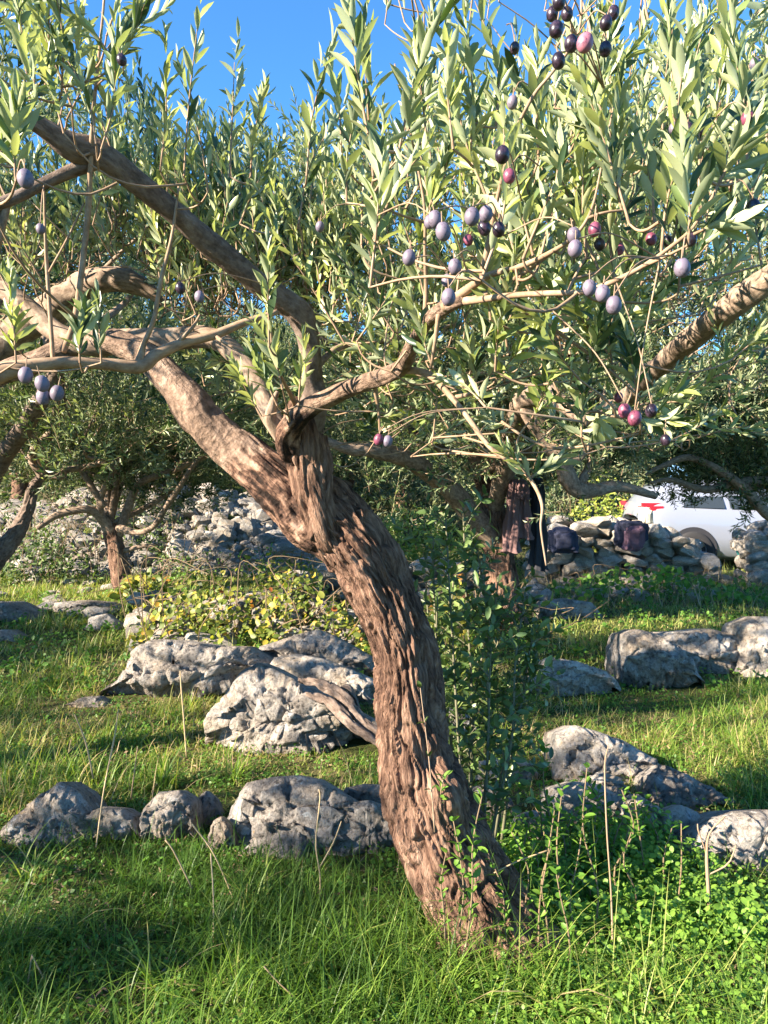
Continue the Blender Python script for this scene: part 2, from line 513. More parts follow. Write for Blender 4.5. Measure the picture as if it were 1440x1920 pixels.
def plain(name, c, rough=.6, metal=0, bumpy=0, var=.25, scale=30, coat=0, trans=0):
    m, n, out = newmat(name)
    tc = n.nodes.new('ShaderNodeTexCoord')
    nz = noise(n, tc.outputs['Object'], scale, 4)
    cc = mixc(n, nz, tuple(v * (1 - var) for v in c), tuple(min(1, v * (1 + var)) for v in c))
    b = n.nodes.new('ShaderNodeBsdfPrincipled'); b.inputs['Roughness'].default_value = rough; b.inputs['Metallic'].default_value = metal
    b.inputs['Coat Weight'].default_value = coat
    b.inputs['Transmission Weight'].default_value = trans
    n.links.new(cc, b.inputs['Base Color'])
    if bumpy:
        bp = n.nodes.new('ShaderNodeBump'); bp.inputs['Strength'].default_value = bumpy; bp.inputs['Distance'].default_value = .01
        n.links.new(nz, bp.inputs['Height']); n.links.new(bp.outputs[0], b.inputs['Normal'])
    n.links.new(b.outputs[0], out.inputs[0])
    return m

def ground_mat():
    m, n, out = newmat('grove_soil')
    tc = n.nodes.new('ShaderNodeTexCoord')
    a = noise(n, tc.outputs['Object'], 1.3, 6, .6)
    b_ = noise(n, tc.outputs['Object'], 22, 6, .7)
    c = ramp(n, math_(n, 'ADD', math_(n, 'MULTIPLY', a, .55), math_(n, 'MULTIPLY', b_, .45)),
             [(.36, (.035, .05, .015)), (.48, (.07, .085, .025)), (.56, (.12, .105, .05)), (.68, (.22, .17, .1))])
    b = n.nodes.new('ShaderNodeBsdfPrincipled'); b.inputs['Roughness'].default_value = .95
    b.inputs['Specular IOR Level'].default_value = .1
    n.links.new(c, b.inputs['Base Color'])
    bp = n.nodes.new('ShaderNodeBump'); bp.inputs['Strength'].default_value = 1; bp.inputs['Distance'].default_value = .03
    n.links.new(b_, bp.inputs['Height']); n.links.new(bp.outputs[0], b.inputs['Normal'])
    n.links.new(b.outputs[0], out.inputs[0])
    return m
M_ground = ground_mat()

def olive_mat(name, dark, bloom, amt):
    m, n, out = newmat(name)
    tc = n.nodes.new('ShaderNodeTexCoord')
    oi = n.nodes.new('ShaderNodeObjectInfo')
    nz = noise(n, tc.outputs['Object'], 7, 5, .65)
    lo = noise(n, tc.outputs['Object'], 2.2, 2)
    f = ramp(n, math_(n, 'ADD', math_(n, 'MULTIPLY', nz, .5), math_(n, 'MULTIPLY', lo, .5)), [(.5 - amt * .22, (0, 0, 0)), (.62 - amt * .22, (1, 1, 1))])
    c = mixc(n, f, dark, bloom)
    c = mixc(n, math_(n, 'MULTIPLY', oi.outputs['Random'], .25), c, dark)
    b = n.nodes.new('ShaderNodeBsdfPrincipled')
    b.inputs['Roughness'].default_value = .25 + .4 * amt
    n.links.new(c, b.inputs['Base Color']); n.links.new(b.outputs[0], out.inputs[0])
    return m
M_ol = {'g': olive_mat('bloomy_olive_skin', (.035, .025, .04), (.15, .125, .165), .75),
        'k': olive_mat('black_olive_skin', (.012, .007, .012), (.05, .03, .05), .15),
        'r': olive_mat('red_olive_skin', (.06, .012, .025), (.2, .05, .09), .5),
        'p': olive_mat('pink_olive_skin', (.12, .03, .06), (.36, .14, .18), .5)}

# ------------------------------------------------------------------ ground
def build_ground():
    xs = np.unique(np.concatenate([np.linspace(-9, 9, 120), np.sign(np.linspace(-1, 1, 41)) * (9 + 400 * np.abs(np.linspace(-1, 1, 41)) ** 2.2)]))
    ys = np.unique(np.concatenate([np.linspace(-2, 16, 130), 16 + 500 * np.linspace(0, 1, 40) ** 2, -2 - 300 * np.linspace(0, 1, 20) ** 2]))
    X, Y = np.meshgrid(xs, ys)
    V = np.stack([X, Y, gz(X, Y)], -1).reshape(-1, 3)
    nx = len(xs)
    i = np.arange(len(ys) - 1)[:, None] * nx; j = np.arange(nx - 1)[None]
    Q = np.stack([i + j, i + j + 1, i + nx + j + 1, i + nx + j], -1).reshape(-1, 4)
    o = put('ground', mesh_from('ground', V, Q, [M_ground], smooth=True))
    tag(o, kind='structure')
build_ground()

# ------------------------------------------------------------------ boulders
FOOT = []      # footprints (x0,x1,y0,y1 as ellipses) kept clear of grass
def boulder(name, sil, base, label, mat=None, thick=None, seed=0, nu=100, nv=64, blocky=.62, facets=22, rough=1.0, group=None, ridge=.55):
    sil = np.asarray(sil, float)
    d = GD(base)
    wpx = sil[-1, 0] - sil[0, 0]
    wid = wpx / F * d
    tf = thick if thick else min(.55, .42 * wid)
    dr = d + tf * ridge * 1.2
    rng = np.random.default_rng(seed + 100)
    u = np.linspace(0, 1, nu)
    px = np.interp(u, np.linspace(0, 1, len(sil)), sil[:, 0])
    py = np.interp(px, sil[:, 0], sil[:, 1])
    top = PY(px, py, dr)
    X = top[:, 0]
    sil_x0 = X.min()
    H = np.maximum(top[:, 2], 0.03)
    e = np.clip(1 - np.abs(2 * u - 1) ** 9, 0, 1) ** .45
    v = np.linspace(0, 1, nv)
    a = v * math.pi
    cy = np.sign(np.cos(a)) * np.abs(np.cos(a)) ** blocky
    cz = np.abs(np.sin(a)) ** (blocky * .9)
    yc = d + tf
    U, Vv = np.meshgrid(u, v)
    Xg = np.repeat(X[None], nv, 0)
    Hh = np.repeat((H * (.15 + .85 * e))[None], nv, 0)
    Yg = dr - cy[:, None] * np.where(cy[:, None] > 0, tf * ridge * 1.2, tf * 1.1) * (.25 + .75 * e[None])
    Zg = cz[:, None] * Hh - .22 * (1 - cz[:, None]) ** 1.5
    p = np.stack([Xg, Yg, Zg], -1)
    c = np.array([X.mean(), dr, H.max() * .35])
    size = max(wid, H.max())
    k = 1 / size
    q = p - c
    nn = unit(q * np.array([1 / wid, 1 / (2 * tf), 1 / (H.max() + .01)]))
    fr = np.clip(-nn[..., 1] * 1.4 + .25, .12, 1)[..., None]      # carve the flanks more than the skyline
    p = p + nn * fr * (fbm(p * k * 2.6 + seed * 3.1, 2, seed)[..., None] * .09 * size * rough)
    for i in range(facets):
        nrm = unit(np.array([rng.normal() * .42, -abs(rng.normal()) - .3, rng.normal() * .55 + .25]))
        s_ = (p - c) @ nrm
        off = np.percentile(s_, rng.uniform(80, 97))
        p = p - nrm * (np.maximum(0, s_ - off) * .93 * (1 - .75 * np.clip((np.abs(Vv - .5) < .12) * 1.0, 0, 1)))[..., None]
    wp = p * k * np.array([3.4, 3.4, 4.6]) + seed * 1.7
    wp = wp + fbm(wp * 1.3, 2, seed + 30)[..., None] * .35
    f1, ed, cid = worley(wp, seed)
    p = p + nn * fr * (((cid - .5) * .075 - .05 * np.exp(-ed * 11))[..., None] * size * rough)
    f1, ed, cid = worley(wp * 2.7 + 4, seed + 2)
    p = p + nn * fr * (((cid - .5) * .026 - .018 * np.exp(-ed * 9))[..., None] * size * rough)
    ns_ = unit(np.array([rng.normal() * .35, rng.normal() * .25, 1.0]))
    lay = (p @ ns_) / (size * .17) + fbm(p * k * 3.5 + 2, 3, seed + 21) * .9
    saw = (lay - np.floor(lay))
    p = p + nn * fr * (((saw ** 2 - .4) * .05)[..., None] * size * rough)
    flute = ridged(p * np.array([13., 13., 3.5]) + seed, 3, seed + 4)
    pit = np.clip(fbm(p * 16. + seed, 3, seed + 6) - .12, 0, 1)
    p = p + nn * ((flute * .010 - pit * .07 + fbm(p * 26., 3, seed + 12) * .008) * rough)[..., None]
    p[..., 2] *= np.where(p[..., 2] > 0, H.max() / p[..., 2].max(), 1)
    ZL = np.interp(p[..., 0], X, top[:, 2])
    lim = CAMH - (CAMH - ZL) * p[..., 1] / dr + .004
    p[..., 2] = np.where(p[..., 1] > dr * .97, np.minimum(p[..., 2], lim), p[..., 2])
    p[..., 0] = sil_x0 + (p[..., 0] - p[..., 0].min()) / (p[..., 0].max() - p[..., 0].min()) * (X.max() - X.min())
    V = p.reshape(-1, 3)
    V[:, 2] += gz(c[0], c[1])
    i = np.arange(nv - 1)[:, None] * nu; j = np.arange(nu - 1)[None]
    Q = np.stack([i + j, i + nu + j, i + nu + j + 1, i + j + 1], -1).reshape(-1, 4)
    o = put(name, mesh_from(name, V, Q, [mat or M_rock], smooth=True), loc=(float(c[0]), float(c[1]), 0.0))
    # close ends by bisect-free fans
    tag(o, label, 'boulder', group)
    FOOT.append((X.min() + .02, X.max() - .02, p[..., 1].min() + .03, p[..., 1].max() - .03, X, H))
    return o

boulder('boulder', [(-30, 1600), (0, 1560), (30, 1528), (70, 1490), (105, 1468), (140, 1488), (172, 1530), (186, 1570)], 1612, 'peaked grey boulder at the left end of the front stone row, its left flank sunlit', seed=1, thick=.24, group='stones of the front row')
boulder('boulder', [(140, 1575), (158, 1528), (195, 1514), (235, 1518), (262, 1532), (276, 1575)], 1598, 'low flat-topped grey stone between the peaked boulder and the square block in the front row', seed=2, nu=60, nv=40, thick=.13, group='stones of the front row')
boulder('boulder', [(258, 1560), (266, 1510), (290, 1486), (330, 1483), (360, 1500), (372, 1560)], 1604, 'square dark-grey block in the front row, with a round hollow', seed=3, nu=70, nv=50, thick=.14, blocky=.45, group='stones of the front row')
boulder('boulder', [(366, 1530), (374, 1490), (385, 1483), (405, 1498), (418, 1520)], 1552, 'small pointed stone wedged between the square block and the widest front boulder', seed=4, nu=40, nv=30, thick=.07, facets=8, group='stones of the front row')
boulder('boulder', [(388, 1600), (410, 1555), (432, 1500), (455, 1466), (500, 1455), (545, 1452), (590, 1460), (622, 1478), (660, 1500), (710, 1528), (760, 1560)], 1622, 'widest grey boulder of the front row, left of the olive trunk', seed=5, nu=150, nv=80, thick=.26, blocky=.5, group='stones of the front row')
boulder('boulder', [(600, 1560), (640, 1505), (690, 1498), (730, 1510), (770, 1560)], 1618, 'low grey stone joining the widest front boulder to the trunk foot', seed=31, nu=60, nv=40, thick=.16, group='stones of the front row')
boulder('boulder', [(378, 1580), (392, 1540), (410, 1530), (432, 1545), (445, 1590)], 1612, 'small shaded stone filling the gap under the pointed stone', seed=32, nu=40, nv=30, thick=.08, group='stones of the front row')
boulder('boulder', [(632, 1500), (645, 1476), (680, 1468), (715, 1470), (745, 1490)], 1560, 'small brownish stone tucked against the left side of the olive trunk', seed=6, nu=50, nv=40, thick=.1)
boulder('boulder', [(385, 1360), (398, 1330), (420, 1295), (443, 1262), (470, 1245), (505, 1258), (560, 1285), (620, 1315), (680, 1345), (740, 1370), (780, 1400)], 1436, 'large slanting boulder with a sunlit left face, beneath the fallen dead branch', seed=7, nu=170, nv=100, thick=.45, blocky=.55)
boulder('boulder', [(180, 1318), (200, 1290), (226, 1262), (246, 1214), (275, 1200), (330, 1203), (390, 1212), (450, 1214), (490, 1235), (520, 1260)], 1326, 'long dark-grey boulder with a sunlit left end, at left mid-distance', seed=8, nu=120, nv=70, thick=.4, blocky=.5)
boulder('boulder', [(462, 1245), (480, 1215), (520, 1203), (560, 1190), (590, 1183), (620, 1194), (660, 1214), (700, 1236), (730, 1260)], 1292, 'grey boulder with a domed top behind the slanting one, left of the trunk', seed=9, nu=100, nv=60, thick=.4)
boulder('boulder', [(488, 1262), (510, 1236), (550, 1229), (600, 1238), (650, 1256), (700, 1276), (740, 1300)], 1336, 'smooth pale flat boulder just behind the fallen dead branch', M_rockpale, seed=10, nu=80, nv=50, thick=.35)
boulder('boulder', [(984, 1300), (1000, 1256), (1040, 1234), (1090, 1243), (1140, 1260), (1172, 1290)], 1322, 'rounded pale boulder streaked with shadow, right of the leafy suckers', M_rockpale, seed=11, nu=90, nv=60, thick=.32)
boulder('boulder', [(1158, 1230), (1172, 1190), (1200, 1181), (1240, 1190), (1272, 1215), (1300, 1250), (1326, 1295)], 1308, 'grey sloping boulder standing in front of the long pale ledge at right', seed=12, nu=90, nv=60, thick=.4, blocky=.5)
boulder('boulder', [(1190, 1200), (1225, 1186), (1290, 1184), (1340, 1179), (1385, 1190), (1410, 1225)], 1272, 'long pale sunlit ledge of rock behind the grey sloping boulder', M_rockpale, seed=13, nu=90, nv=60, thick=.4, blocky=.45)
boulder('boulder', [(1378, 1240), (1396, 1168), (1430, 1155), (1490, 1156), (1560, 1190)], 1280, 'bright pale upright block at the right edge, beside the ledge', M_rockpale, seed=14, nu=80, nv=50, thick=.35, blocky=.45)
boulder('boulder', [(1030, 1460), (1044, 1375), (1085, 1361), (1130, 1373), (1180, 1390), (1230, 1418), (1268, 1450)], 1486, 'blocky boulder with a flat dark top edge, right foreground behind the thin saplings', M_rockpale, seed=15, nu=110, nv=70, thick=.3, blocky=.42)
boulder('boulder', [(1194, 1500), (1215, 1458), (1250, 1436), (1300, 1458), (1345, 1485), (1380, 1505)], 1530, 'wedge-shaped stone sloping down to the right of the blocky boulder', M_rock, seed=16, nu=80, nv=50, thick=.2)
boulder('boulder', [(1010, 1540), (1035, 1480), (1080, 1468), (1130, 1474), (1172, 1500), (1190, 1540)], 1574, 'low weathered stone below the blocky boulder, half hidden by green shoots', M_rockpale, seed=17, nu=70, nv=50, thick=.2)
boulder('boulder', [(1262, 1640), (1300, 1565), (1345, 1535), (1400, 1523), (1460, 1520), (1540, 1540), (1600, 1600)], 1676, 'big grey boulder cut off by the right edge, nearest the camera', seed=18, nu=130, nv=80, thick=.3)
boulder('boulder', [(884, 1462), (900, 1430), (935, 1422), (975, 1420), (1010, 1440)], 1480, 'small whitish stone right of the trunk, below the suckers', M_rockpale, seed=19, nu=60, nv=40, thick=.15)
boulder('boulder', [(850, 1520), (880, 1478), (920, 1470), (955, 1488), (975, 1520)], 1545, 'grey stone in shade at the right foot of the trunk', seed=20, nu=60, nv=40, thick=.12)
boulder('boulder', [(815, 1360), (835, 1330), (865, 1326), (900, 1355)], 1392, 'bluish stone seen through the sucker stems, right of the trunk', seed=21, nu=50, nv=40, thick=.15)
boulder('boulder', [(1150, 1545), (1170, 1505), (1200, 1492), (1235, 1515), (1260, 1560)], 1590, 'pale crumbly stone between the low weathered stone and the big right boulder', M_rockpale, seed=22, nu=60, nv=40, thick=.14)
boulder('boulder', [(1085, 1500), (1100, 1462), (1130, 1450), (1165, 1460), (1185, 1500)], 1528, 'upright broken block leaning on the lower edge of the blocky boulder', M_rockpale, seed=41, nu=50, nv=40, thick=.12)
boulder('boulder', [(1235, 1560), (1250, 1522), (1280, 1512), (1315, 1525), (1330, 1560)], 1600, 'small angular block at the left foot of the big right-edge boulder', M_rockpale, seed=42, nu=50, nv=40, thick=.12)
boulder('boulder', [(955, 1560), (975, 1528), (1010, 1520), (1040, 1535), (1050, 1565)], 1592, 'small pale chip of limestone among the seedlings', M_rockpale, seed=43, nu=40, nv=30, thick=.1)
boulder('boulder', [(-40, 1150), (-20, 1128), (20, 1128), (55, 1148), (66, 1165)], 1172, 'dark low stone at the left edge in the middle distance', seed=23, nu=50, nv=36, thick=.4)
boulder('boulder', [(-60, 1210), (-30, 1184), (5, 1182), (35, 1200)], 1214, 'rounded stone at the left edge, in front of the dark low one', seed=24, nu=50, nv=36, thick=.3)
boulder('boulder', [(82, 1146), (100, 1131), (150, 1127), (200, 1131), (232, 1146)], 1154, 'flat grey slab lying in grass by the small left olive tree', seed=25, nu=60, nv=36, thick=.35)
boulder('boulder', [(158, 1180), (165, 1158), (195, 1152), (215, 1165), (226, 1180)], 1187, 'small sunlit pale block in front of the flat grey slab', M_rockpale, seed=26, nu=40, nv=30, thick=.2)
boulder('boulder', [(278, 1146), (300, 1126), (318, 1117), (340, 1130), (350, 1146)], 1154, 'small grey stone at the left foot of the yellow vine thicket', seed=27, nu=40, nv=30, thick=.25)
boulder('boulder', [(120, 1322), (150, 1308), (180, 1305), (205, 1320)], 1332, 'nearly buried stone in grass left of the long dark-grey boulder', seed=28, nu=40, nv=30, thick=.15)
boulder('boulder', [(1002, 1150), (1015, 1128), (1060, 1122), (1110, 1130), (1135, 1152)], 1166, 'low grey stone at the foot of the dry stone wall', seed=29, nu=50, nv=36, thick=.3)

def on_rock(x, y, margin=0.0):
    m = np.zeros(len(x), bool)
    for (x0, x1, y0, y1, X, H) in FOOT:
        cx, cy = (x0 + x1) / 2, (y0 + y1) / 2
        a, b = (x1 - x0) / 2 + margin, (y1 - y0) / 2 + margin
        m |= (np.abs((x - cx) / a) ** 3.5 + np.abs((y - cy) / b) ** 3.5) < .9
    return m

# ------------------------------------------------------------------ stones (walls, rubble)
def hull_stone(seed):
    rng = np.random.default_rng(seed)
    bm = bmesh.new()
    pts = unit(rng.normal(size=(22, 3))) * rng.uniform(.8, 1.0, (22, 1))
    pts = np.sign(pts) * np.abs(pts) ** .8 * .55
    for q in pts: bm.verts.new(q)
    r = bmesh.ops.convex_hull(bm, input=bm.verts)
    for v_ in [v_ for v_ in bm.verts if not v_.link_faces]: bm.verts.remove(v_)
    me = bpy.data.meshes.new('stone')
    bm.to_mesh(me); bm.free()
    me.materials.append(M_stone)
    return me
STONES = [hull_stone(i) for i in range(12)]
DARKS = [m_.copy() for m_ in STONES]
for m_ in DARKS:
    m_.materials[0] = M_rubble
def stone(parent, loc, size, rng, nm='stone', lib=None):
    o = bpy.data.objects.new(nm, (lib or STONES)[rng.integers(12)])
    col.objects.link(o); o.parent = parent
    o.location = Vector(loc) - Vector(parent.location)
    o.scale = size
    o.rotation_euler = (rng.normal() * .25, rng.normal() * .25, rng.normal() * .35)
    return o

def stone_wall(name, x0, x1, y, hfun, label, seed, sz=.26, depth=.5, base=0):
    rng = np.random.default_rng(seed)
    root = empty(name, ((x0 + x1) / 2, y, 0), label, 'stone wall')
    for row in range(2):
        z = base
        while z < 1.6:
            hh = sz * rng.uniform(.5, .75)
            x = x0 + rng.random() * .1 - z * .0
            while x < x1:
                ln = sz * rng.uniform(.75, 1.7)
                if z + hh * .5 < hfun(x + ln / 2) + rng.normal() * .03:
                    yy = y + row * depth * .6 + rng.normal() * .03 + z * .12
                    stone(root, (x + ln / 2, yy, float(gz(x, y)) + z + hh / 2 + rng.normal() * .015), (ln * 1.05, depth * rng.uniform(.5, .8), hh * 1.25), rng)
                x += ln * .93
            z += hh * .9
    return root
# right wall: top rows around y 985..1110 px at depth 10.2
W = lambda px, d: (px - 720) / F * (d + .06)
def Z(py, d): return CAMH - (py - 900) / F * d
def hr(x):
    px = 720 + x / 10.3 * F
    return Z(np.interp(px, [985, 1010, 1040, 1080, 1120, 1150, 1215, 1290, 1330, 1345], [1065, 1015, 992, 975, 968, 975, 985, 1005, 1030, 1065]), 10.3)
stone_wall('dry_stone_wall', W(985, 10.3), W(1342, 10.3), 10.3, hr, 'tumbled dry stone wall in front of the silver car', 3)
def hr2(x):
    px = 720 + x / 10.1 * F
    return Z(np.interp(px, [1385, 1405, 1440], [1030, 995, 990]), 10.1)
stone_wall('dry_stone_wall', W(1390, 10.1), W(1540, 10.1), 10.1, hr2, 'short end of dry stone wall at the right edge past the gap', 4)
# low spill below the right wall
rng = np.random.default_rng(8)
r_ = empty('stone_scatter', (W(1080, 9.4), 9.4, 0), 'scatter of fallen stones at the foot of the dry stone wall', 'stones')
for i in range(46):
    px, d = rng.uniform(990, 1330), rng.uniform(8.7, 10)
    s = rng.uniform(.12, .26)
    x = W(px, d); stone(r_, (x, d, float(gz(x, d)) + s * .15), (s * 1.3, s, s * .8), rng)
# rubble on the left embankment
rng = np.random.default_rng(9)
r_ = empty('rubble_bank', (-3.6, 12.6, 0), 'sunlit bank of loose grey rubble beyond the small left olive tree', 'rubble')
cnt = 0
while cnt < 285:
    x = rng.uniform(-6.6, -.9); y = rng.uniform(11.1, 13.6)
    g = float(gz(x, y)); 
    if g < .12: 
        if rng.random() < .7: continue
    s = rng.uniform(.16, .38) * (1 if rng.random() > .12 else 1.4)
    stone(r_, (x, y, g + s * .12), (s * 1.25, s, s * .85), rng, lib=DARKS if rng.random() < .75 else None); cnt += 1
def small_stones(root, n, fx, sz, seed):
    rng = np.random.default_rng(seed)
    tp = []
    for m in STONES[:6]:
        v = np.array([q.co for q in m.vertices]); f = []
        for pl in m.polygons:
            vs = list(pl.vertices)
            for k in range(1, len(vs) - 1): f.append((vs[0], vs[k], vs[k + 1]))
        tp.append(dict(v=v, f=np.array(f), m=np.zeros(len(f), int), t=np.zeros(len(v))))
    x, y, z = fx(rng, n)
    s = rng.uniform(*sz, n)
    M = up_frames(unit(rng.normal(size=(n, 3)) * .4 + np.array([0, 0, 1.])), rng, s)
    me = scatter('small_stones', tp, rng.integers(0, 6, n), M, np.stack([x, y, z + s * .1], -1), [M_rubble], rng.random(n))
    o = put('small_stones', me, root); o['kind'] = 'stuff'
def f_(rng, n):
    x = rng.uniform(-7, -.7, n); y = rng.uniform(11.0, 13.7, n); return x, y, gz(x, y)
small_stones(r_, 2200, f_, (.08, .2), 77)
# terrace wall behind the trunk, hidden by vine
rng = np.random.default_rng(10)
def hv(x): return .52 + .08 * math.sin(x * 3)
stone_wall('terrace_wall', W(520, 8.2), W(905, 8.2), 8.2, lambda x: .42 + .1 * math.sin(x * 3), 'low terrace wall of grey stones passing behind the olive trunk', 12, sz=.24, depth=.4)
r_ = empty('stone_heap', (W(470, 6.9), 6.9, 0), 'heap of pale stones buried under the yellow vine thicket', 'stones')
for i in range(75):
    px, d = rng.uniform(255, 680), rng.uniform(6.2, 7.8)
    s = rng.uniform(.1, .26)
    x = W(px, d); stone(r_, (x, d, float(gz(x, d)) + s * .2 + max(0, (d - 6.4)) * .12), (s * 1.3, s, s * .8), rng, lib=DARKS if rng.random() < .5 else None)
r_ = empty('stone_scatter', (W(60, 9.5), 9.5, 0), 'few scattered stones in grass at far left', 'stones')
for i in range(26):
    px, d = rng.uniform(-20, 300), rng.uniform(7.4, 10.5)
    s = rng.uniform(.1, .24)
    x = W(px, d); stone(r_, (x, d, float(gz(x, d)) + s * .1), (s * 1.4, s, s * .6), rng)

# ------------------------------------------------------------------ trunk and limb geometry
def rough_disp(amp=.0075, lobes=.07, twist=2.0, seed=0, k=1.0):
    def f(Th, Ss, R):
        th = Th + Ss * twist * .35
        c, s = np.cos(th), np.sin(th)
        q = np.stack([c * 1.1, s * 1.1, Ss * 2.2], -1)
        big = fbm(q, 3, seed) * lobes * R * 1.6
        r0 = R.mean()
        kk = r0 / .017 * k
        warp = fbm(np.stack([c * 3, s * 3, Ss * 7], -1), 2, seed + 9) * .35
        q2 = np.stack([np.cos(th + warp) * kk, np.sin(th + warp) * kk, Ss * 11], -1)
        fur = 1 - 3.2 * np.abs(vn(q2, seed + 3)) - .8 * np.abs(vn(q2 * 2.1, seed + 4))
        fur = -fur
        q3 = np.stack([np.cos(th + warp) * kk * 2.6, np.sin(th + warp) * kk * 2.6, Ss * 16], -1)
        q4 = np.stack([np.cos(th + warp * .6) * kk * .32 + 9, np.sin(th + warp * .6) * kk * .32, Ss * 3.2], -1)
        deep = np.clip(1 - 5 * np.abs(vn(q4, seed + 14)), 0, 1) ** 1.5
        big = big - deep * R * .13
        return big - amp * np.clip(.55 - fur, 0, 1.4) * 1.1 + amp * .8 * fbm(q3, 3, seed + 5)
    return f
def smooth_disp(amp=.04, seed=0):
    def f(Th, Ss, R):
        q = np.stack([np.cos(Th), np.sin(Th), Ss * 9], -1)
        return fbm(q * 1.3, 3, seed) * R * amp * 2.2 + np.clip(vn(np.stack([np.cos(Th) * 1.1, np.sin(Th) * 1.1, Ss * 6 / 1.0], -1), seed + 2) - .55, 0, 1) * R * .5
    return f
def limb_pts(spec):
    """spec (px,py,d,wpx)"""
    spec = np.asarray(spec, float)
    return PA(spec[:, 0], spec[:, 1], spec[:, 2]), spec[:, 3] / 2 / F * spec[:, 2]

LIMBPTS = {}     # per tree: sampled points on its limbs, for hanging shoots on
def limb(root, spec, name='limb', mat=None, nr=20, step=.015, disp=None, seed=0, key=None):
    p, r = limb_pts(spec)
    V, Q, uv = tube(p, r, nr, step, disp if disp is not None else smooth_disp(.05, seed))
    o = put(name, mesh_from(name, V, quads_fix(Q), [mat or M_limb], uv=uv, smooth=True), root)
    if key:
        LIMBPTS.setdefault(key, []).append(catmull(p, 20))
    return o

# ---- the main olive tree
TB = P(930, 1745, 2.34); TB[2] = 0
main = empty('olive_tree', TB, 'nearest olive tree, its rough leaning brown trunk forking low in the middle', 'olive tree')
p, r = limb_pts([(965, 1830, 2.3, 240), (934, 1765, 2.32, 204), (902, 1705, 2.34, 186), (866, 1640, 2.36, 178), (826, 1560, 2.36, 178), (798, 1490, 2.36, 170), (777, 1410, 2.36, 144), (767, 1320, 2.36, 134), (760, 1230, 2.36, 130), (735, 1150, 2.36, 128), (698, 1070, 2.36, 142), (655, 1005, 2.36, 138), (612, 955, 2.36, 126), (570, 915, 2.37, 90)])
V, Q, uv = tube(p, r * .99, 230, .0045, rough_disp(.012, .085, 1.5, 3))
# swelling knot low on the trunk
kc = P(835, 1490, 2.25)
dd = np.linalg.norm(V - kc, axis=1)
V += unit(V - P(800, 1500, 2.42)) * (np.exp(-(dd / .06) ** 2) * .05)[:, None]
kc = P(815, 1430, 2.25); dd = np.linalg.norm(V - kc, axis=1)
V -= unit(V - P(785, 1430, 2.4)) * (np.exp(-(dd / .035) ** 2) * .045)[:, None]
put('trunk', mesh_from('trunk', V, quads_fix(Q), [M_bark], uv=uv, smooth=True), main)
# root flare lobes
for sp in ([(890, 1680, 2.32, 90), (930, 1745, 2.26, 80), (960, 1830, 2.18, 60)], [(870, 1670, 2.36, 110), (850, 1740, 2.3, 80), (835, 1820, 2.24, 50)], [(910, 1660, 2.4, 90), (955, 1710, 2.46, 70), (1000, 1770, 2.5, 40)]):
    limb(main, sp, 'root', M_bark, 60, .006, rough_disp(.007, .08, 1, 8))
def L(spec, name='limb', mat=None, nr=24, step=.012, disp=None, seed=0):
    return limb(main, spec, name, mat, nr, step, disp, seed, 'main')
def mixed_bark():
    m, n, out = newmat('ageing_bark')
    at = n.nodes.new('ShaderNodeAttribute'); at.attribute_name = 'tint'
    tc = n.nodes.new('ShaderNodeTexCoord')
    mp = n.nodes.new('ShaderNodeMapping'); n.links.new(tc.outputs['UV'], mp.inputs[0]); mp.inputs['Scale'].default_value = (1, .2, 1)
    n1 = noise(n, mp.outputs[0], 60, 6, .65); n2 = noise(n, tc.outputs['UV'], 40, 6, .6); n3 = noise(n, tc.outputs['Object'], 9, 5, .6)
    a = math_(n, 'ADD', n1, math_(n, 'MULTIPLY', math_(n, 'SUBTRACT', n3, .5), .8))
    c1 = ramp(n, a, [(.38, (.018, .011, .008)), (.46, (.075, .041, .028)), (.54, (.185, .108, .073)), (.62, (.31, .2, .14)), (.75, (.44, .33, .26))])
    c2 = ramp(n, math_(n, 'ADD', math_(n, 'MULTIPLY', n2, .6), math_(n, 'MULTIPLY', n3, .4)), [(.36, (.07, .048, .036)), (.48, (.17, .115, .082)), (.58, (.27, .19, .14)), (.7, (.36, .28, .22))])
    f = math_(n, 'ADD', at.outputs['Fac'], math_(n, 'MULTIPLY', math_(n, 'SUBTRACT', n3, .5), 1.6))
    f = ramp(n, f, [(.42, (0, 0, 0)), (.58, (1, 1, 1))])
    b = n.nodes.new('ShaderNodeBsdfPrincipled'); b.inputs['Roughness'].default_value = .85; b.inputs['Specular IOR Level'].default_value = .2
    n.links.new(mixc(n, f, c1, c2), b.inputs['Base Color'])
    bp = n.nodes.new('ShaderNodeBump'); bp.inputs['Strength'].default_value = .9; bp.inputs['Distance'].default_value = .015
    n.links.new(math_(n, 'ADD', n1, n2), bp.inputs['Height']); n.links.new(bp.outputs[0], b.inputs['Normal'])
    n.links.new(b.outputs[0], out.inputs[0])
    return m
M_age = mixed_bark()
def age_limb(spec, s0, s1, nr, step, amp, lob, seed, smo=.06):
    p, r = limb_pts(spec)
    rd, sd_ = rough_disp(amp, lob, 1.2, seed), smooth_disp(smo, seed + 1)
    def dsp(Th, Ss, R):
        a = np.clip((Ss - s0) / (s1 - s0) + .25 * fbm(np.stack([np.cos(Th) * 2, np.sin(Th) * 2, Ss * 9], -1), 2, seed), 0, 1)
        return rd(Th, Ss, R) * (1 - a) + sd_(Th, Ss, R) * a
    V, Q, uv = tube(p, r, nr, step, dsp)
    tt = np.clip((uv[:, 1] - s0) / (s1 - s0), 0, 1)
    put('limb', mesh_from('limb', V, quads_fix(Q), [M_age], uv=uv, tint=tt, smooth=True), main)
    LIMBPTS.setdefault('main', []).append(catmull(p, 20))
